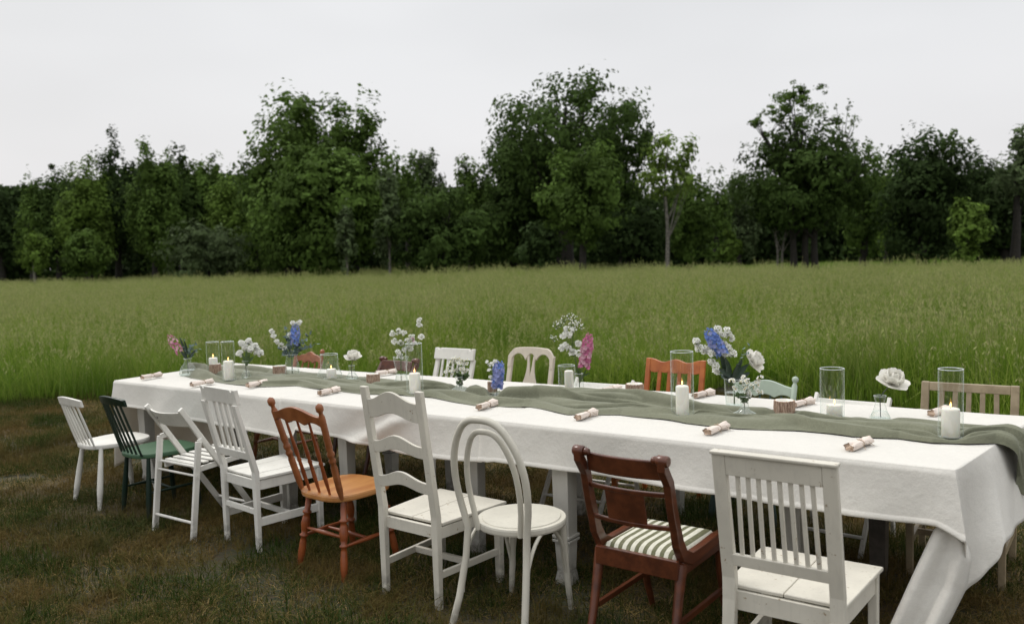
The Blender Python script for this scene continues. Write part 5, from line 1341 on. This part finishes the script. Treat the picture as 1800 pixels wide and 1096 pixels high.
def rose(v, label, px, py, wpx, hpx, off=0.0, open_=1.0, stemmat=None, tilt=(0, -.35, 1), name='white_rose', stem=True):
    f = Flo(name, label, 'flower', v); c = f.at(px, py + hpx * .25, off); R_ = wpx / 2 / f.k; H = hpx / f.k
    if stem: f.stem(c, .0024, stemmat or M_STEMD)
    ax = Vector(tilt).normalized(); a0 = ax.orthogonal().normalized()
    for ring, n, el, L_, Wd in ((0, 4, 1.35, .62, .62), (1, 5, 1.1, .78, .85), (2, 6, .72, .95, 1.05), (3, 6, .28 / open_, 1.05, 1.15)):
        for i in range(n):
            d_ = a0.copy(); d_.rotate(Matrix.Rotation(2 * PI * (i + ring * .37) / n + R3.uniform(-.15, .15), 3, ax))
            e = el + R3.uniform(-.12, .12); o = (d_ * math.cos(e) + ax * math.sin(e))
            MB().grid(petal_pts(c + d_ * R_ * .06, o, ax if e < 1.2 else -d_, R_ * L_, R_ * Wd * 1.15, .34 if ring < 3 else .12, 6, 6)).build('petal', M_PROSE, f.t)
    return f
def euca(v, label, pts_, leafm, lr=.016, off=0.0, n=11, name='eucalyptus_sprig'):
    f = Flo(name, label, 'foliage', v); b = MB(); neck = Vector((0, 0, f.h * .95))
    for x, y in pts_:
        e = f.at(x, y, off + R3.uniform(-.03, .03)); path = curve(neck, e, .15, 10); MB().tube([f.root()] + path, .0012, 5).build('stem', M_STEM, f.t)
        for i in range(n):
            c = path[min(10, 3 + int(i * 8 / n))]; dr = Vector((R3.gauss(0, 1), R3.gauss(0, 1) - .3, R3.gauss(0, .8) + .2)).normalized()
            leaf(b, c, dr, Vector((0, -.6, 1)) + dr.orthogonal() * .4, lr * 1.5 * R3.uniform(.7, 1.2), lr * R3.uniform(.8, 1.2), .08)
    tag(b.build('leaves', leafm, f.t), kind='stuff'); return f
def big_leaves(v, label, ends, L_, Wd, mat=None, off=0.0, name='leafy_stem'):
    f = Flo(name, label, 'foliage', v); f.stem(f.at(*ends[0][0], off), .0018, M_STEMD)
    for (x0, y0), (x1, y1) in ends:
        a_, b_ = f.at(x0, y0, off + R3.uniform(-.01, .01)), f.at(x1, y1, off + R3.uniform(-.03, .0)); d_ = b_ - a_
        MB().grid(petal_pts(a_, d_, Vector((R3.uniform(-.4, .4), -1, .4)), d_.length, Wd, .15, 7, 4)).build('leaf', mat or M_LEAFD, f.t)
    return f

v = vase(331, 657, SWELL(30, 20, 11, 14), 628, 'small bell-based glass vase holding the leftmost pink spike')
spike(v, 'pink_stock_spike', 'pale pink flower spike leaning left at the left end of the table', 'flower', (296, 588), (318, 620), 15, [M_PPALE, M_PPINK], 34, .010)
euca(v, 'blue-green leafy sprigs beside the leftmost pink spike', [(345, 600), (338, 606), (349, 612), (322, 596)], M_EUC, .016, n=9)
big_leaves(v, 'dark leaves in the leftmost vase', [((328, 625), (318, 592)), ((330, 622), (326, 598)), ((333, 628), (345, 614)), ((328, 630), (318, 616))], .06, .022)
v = vase(433, 664, [(0, 16), (.1, 17), (.4, 10), (.8, 8), (1, 12)], 633, 'slim glass bud vase holding white carnations')
cluster(v, 'white_carnations', 'bunch of white ruffled carnations left of the large blue bouquet', 'flower', [(424, 603), (437, 600), (448, 608), (441, 613), (452, 617), (430, 610), (421, 621), (457, 621)], .020, M_PWHITE, 26, .011, stem=True, petals=6)
big_leaves(v, 'green leaves under the white carnations', [((433, 640), (426, 620)), ((433, 642), (440, 620)), ((434, 638), (447, 626)), ((433, 636), (434, 614))], .05, .022, M_STEM)
v = vase(514, 659, SWELL(26, 24, 19, 23), 620, 'ribbed glass jar holding the large blue bouquet')
spike(v, 'blue_hyacinth', 'deep blue flower spike standing upright in the jar at left', 'flower', (520, 568), (517, 606), 17, [M_PBLUE, M_PBLUE, M_PVIO], 60, .011)
cluster(v, 'white_snapdragon', 'white blossoms left of the deep blue spike', 'flower', [(478, 582), (481, 590), (486, 600), (494, 606), (500, 612), (509, 588), (515, 567), (526, 566)], .014, M_PWHITE, 12, .010)
euca(v, 'round-leaved eucalyptus round the deep blue spike', [(503, 574), (506, 590), (545, 588), (556, 604), (534, 600), (490, 612), (498, 620), (524, 616), (540, 612), (505, 608)], M_EUC, .022, n=12)
v = vase(619, 665, [(0, 22), (.1, 23), (.45, 13), (.7, 9), (1, 11)], 640, 'small conical glass vase holding the left white rose')
rose(v, 'single white rose in a small vase, left part of the table', 621, 625, 32, 22)
v = vase(706, 673, [(0, 22), (.1, 24), (.35, 18), (.6, 20), (.85, 25), (1, 27)], 625, 'waisted glass vase holding white bellflowers')
cluster(v, 'white_bellflowers', 'tall loose bunch of white bellflowers left of the tall candle glass', 'flower', [(690, 586), (700, 582), (710, 584), (694, 600), (704, 602), (716, 598), (724, 592), (728, 604), (700, 618), (712, 614), (703, 626), (720, 612), (737, 562), (738, 572), (740, 592)], .016, M_PWHITE, 13, .0095, M_LIME)
cluster(v, 'pale_pink_sprig', 'few pale pink blossoms among the white bellflowers', 'flower', [(726, 597), (730, 602)], .012, M_PPALE, 4, .008)
FLAT = lambda w, n_: [(0, w * .8), (.06, w), (.16, w * .96), (.34, w * .45), (.5, n_), (.85, n_ * .95), (1, n_ * 1.25)]
v = vase(808, 691, FLAT(36, 12), 662, 'squat onion-shaped glass vase of daisies near the white notched chair')
cluster(v, 'small_daisies', 'bunch of small daisies in front of the white notched chair', 'flower', [(788, 648), (793, 640), (797, 634), (805, 629), (812, 634), (818, 640), (806, 641), (813, 648), (801, 650), (783, 655), (820, 634), (818, 650), (791, 655)], .018, M_PWHITE, 6, .0085, M_YEL, petals=7)
cluster(v, 'daisy_foliage', 'feathery green leaves of the daisies before the white notched chair', 'foliage', [(805, 660), (812, 664), (808, 672), (818, 660)], .018, M_STEM, 12, .009)
v = vase(873, 699, [(0, 24), (.1, 25), (.5, 15), (.8, 12), (1, 14)], 680, 'small conical glass vase holding the periwinkle spike')
spike(v, 'delphinium', 'periwinkle blue delphinium spike near the middle of the table', 'flower', (878, 634), (874, 682), 21, [M_PVIO, M_PVIO, M_PBLUE], 70, .0115)
cluster(v, 'white_bells', 'few white bell blossoms left of the periwinkle spike', 'flower', [(857, 637), (870, 634), (860, 652), (862, 663), (864, 640)], .009, M_PWHITE, 5, .009)
v = vase(1019, 697, [(0, 26), (.08, 27), (.4, 17), (.75, 12), (1, 15)], 655, 'conical glass vase holding the bright pink spike')
spike(v, 'pink_delphinium', 'bright pink flower spike right of the unlit candle', 'flower', (1036, 586), (1026, 646), 22, [M_PPINK, M_PPINK, M_PPALE], 80, .0115)
cluster(v, 'white_geranium', 'white blossoms on thin stems left of the bright pink spike', 'flower', [(996, 578), (990, 589), (1001, 586), (1006, 580), (1000, 612), (995, 606), (1006, 618), (1016, 603), (1015, 620), (987, 612)], .014, M_PWHITE, 9, .0105)
cluster(v, 'cow_parsley', 'airy umbels of cow parsley above the bright pink spike', 'flower', [(985, 567), (992, 560), (1000, 556), (1008, 559), (1016, 564), (1022, 573), (1004, 568), (978, 572), (1010, 572), (974, 594)], .024, M_PWHITE, 13, .0034, petals=4)
big_leaves(v, 'slim green leaves below the bright pink spike', [((1020, 665), (1010, 640)), ((1021, 668), (1030, 648)), ((1020, 672), (1018, 645)), ((1021, 662), (1037, 655))], .05, .012, M_STEM)
v = vase(1291, 711, [(0, 30), (.1, 31), (.5, 33), (.9, 35), (1, 36)], 662, 'straight glass vase holding the large mixed bouquet')
spike(v, 'blue_delphinium', 'bright blue delphinium leaning left in the large bouquet', 'flower', (1243, 578), (1270, 622), 24, [M_PBLUE, M_PVIO, M_PBLUE], 64, .012, off=-.01)
cluster(v, 'white_stock', 'white blossoms round the blue delphinium in the large bouquet', 'flower', [(1224, 600), (1229, 611), (1236, 618), (1244, 612), (1250, 622), (1256, 612), (1262, 578), (1270, 588), (1279, 582), (1283, 592), (1272, 604), (1280, 612), (1250, 634), (1258, 642), (1262, 652), (1288, 622), (1275, 625)], .017, M_PWHITE, 14, .0105, M_LIME)
big_leaves(v, 'large dark green leaves in the middle of the large bouquet', [((1282, 668), (1266, 622)), ((1284, 670), (1276, 640)), ((1288, 668), (1302, 630)), ((1290, 664), (1314, 640)), ((1286, 660), (1262, 648)), ((1290, 672), (1296, 640)), ((1285, 672), (1270, 655)), ((1292, 668), (1318, 655)), ((1284, 655), (1272, 628))], .09, .034)
rose(v, 'wide white rose on the right of the large bouquet', 1320, 628, 46, 34, off=.02, tilt=(.7, -.5, .55), stemmat=M_STEMD)
euca(v, 'pale round eucalyptus leaves above the wide white rose', [(1309, 606), (1320, 600), (1262, 655)], M_EUC, .018, n=5)
v = vase(1309, 735, FLAT(44, 15), 696, 'squat onion-shaped glass vase of daisies before the large bouquet')
cluster(v, 'small_daisies', 'bunch of small daisies before the large mixed bouquet', 'flower', [(1288, 671), (1294, 680), (1302, 672), (1309, 664), (1314, 672), (1322, 680), (1330, 674), (1334, 688), (1318, 689), (1308, 680), (1336, 664), (1314, 692)], .015, M_PWHITE, 4, .0085, M_YEL, petals=8)
cluster(v, 'daisy_foliage', 'feathery green leaves of the daisies before the large bouquet', 'foliage', [(1305, 697), (1312, 700), (1308, 706), (1299, 694)], .012, M_STEM, 10, .008)
v = vase(1547, 734, [(0, 34), (.08, 35), (.35, 24), (.72, 15), (1, 21)], 692, 'conical flask-like glass vase holding the right white rose')
rose(v, 'large open white rose alone in a flask-like vase at right', 1567, 665, 56, 36, open_=1.4, tilt=(.12, -.45, .9))
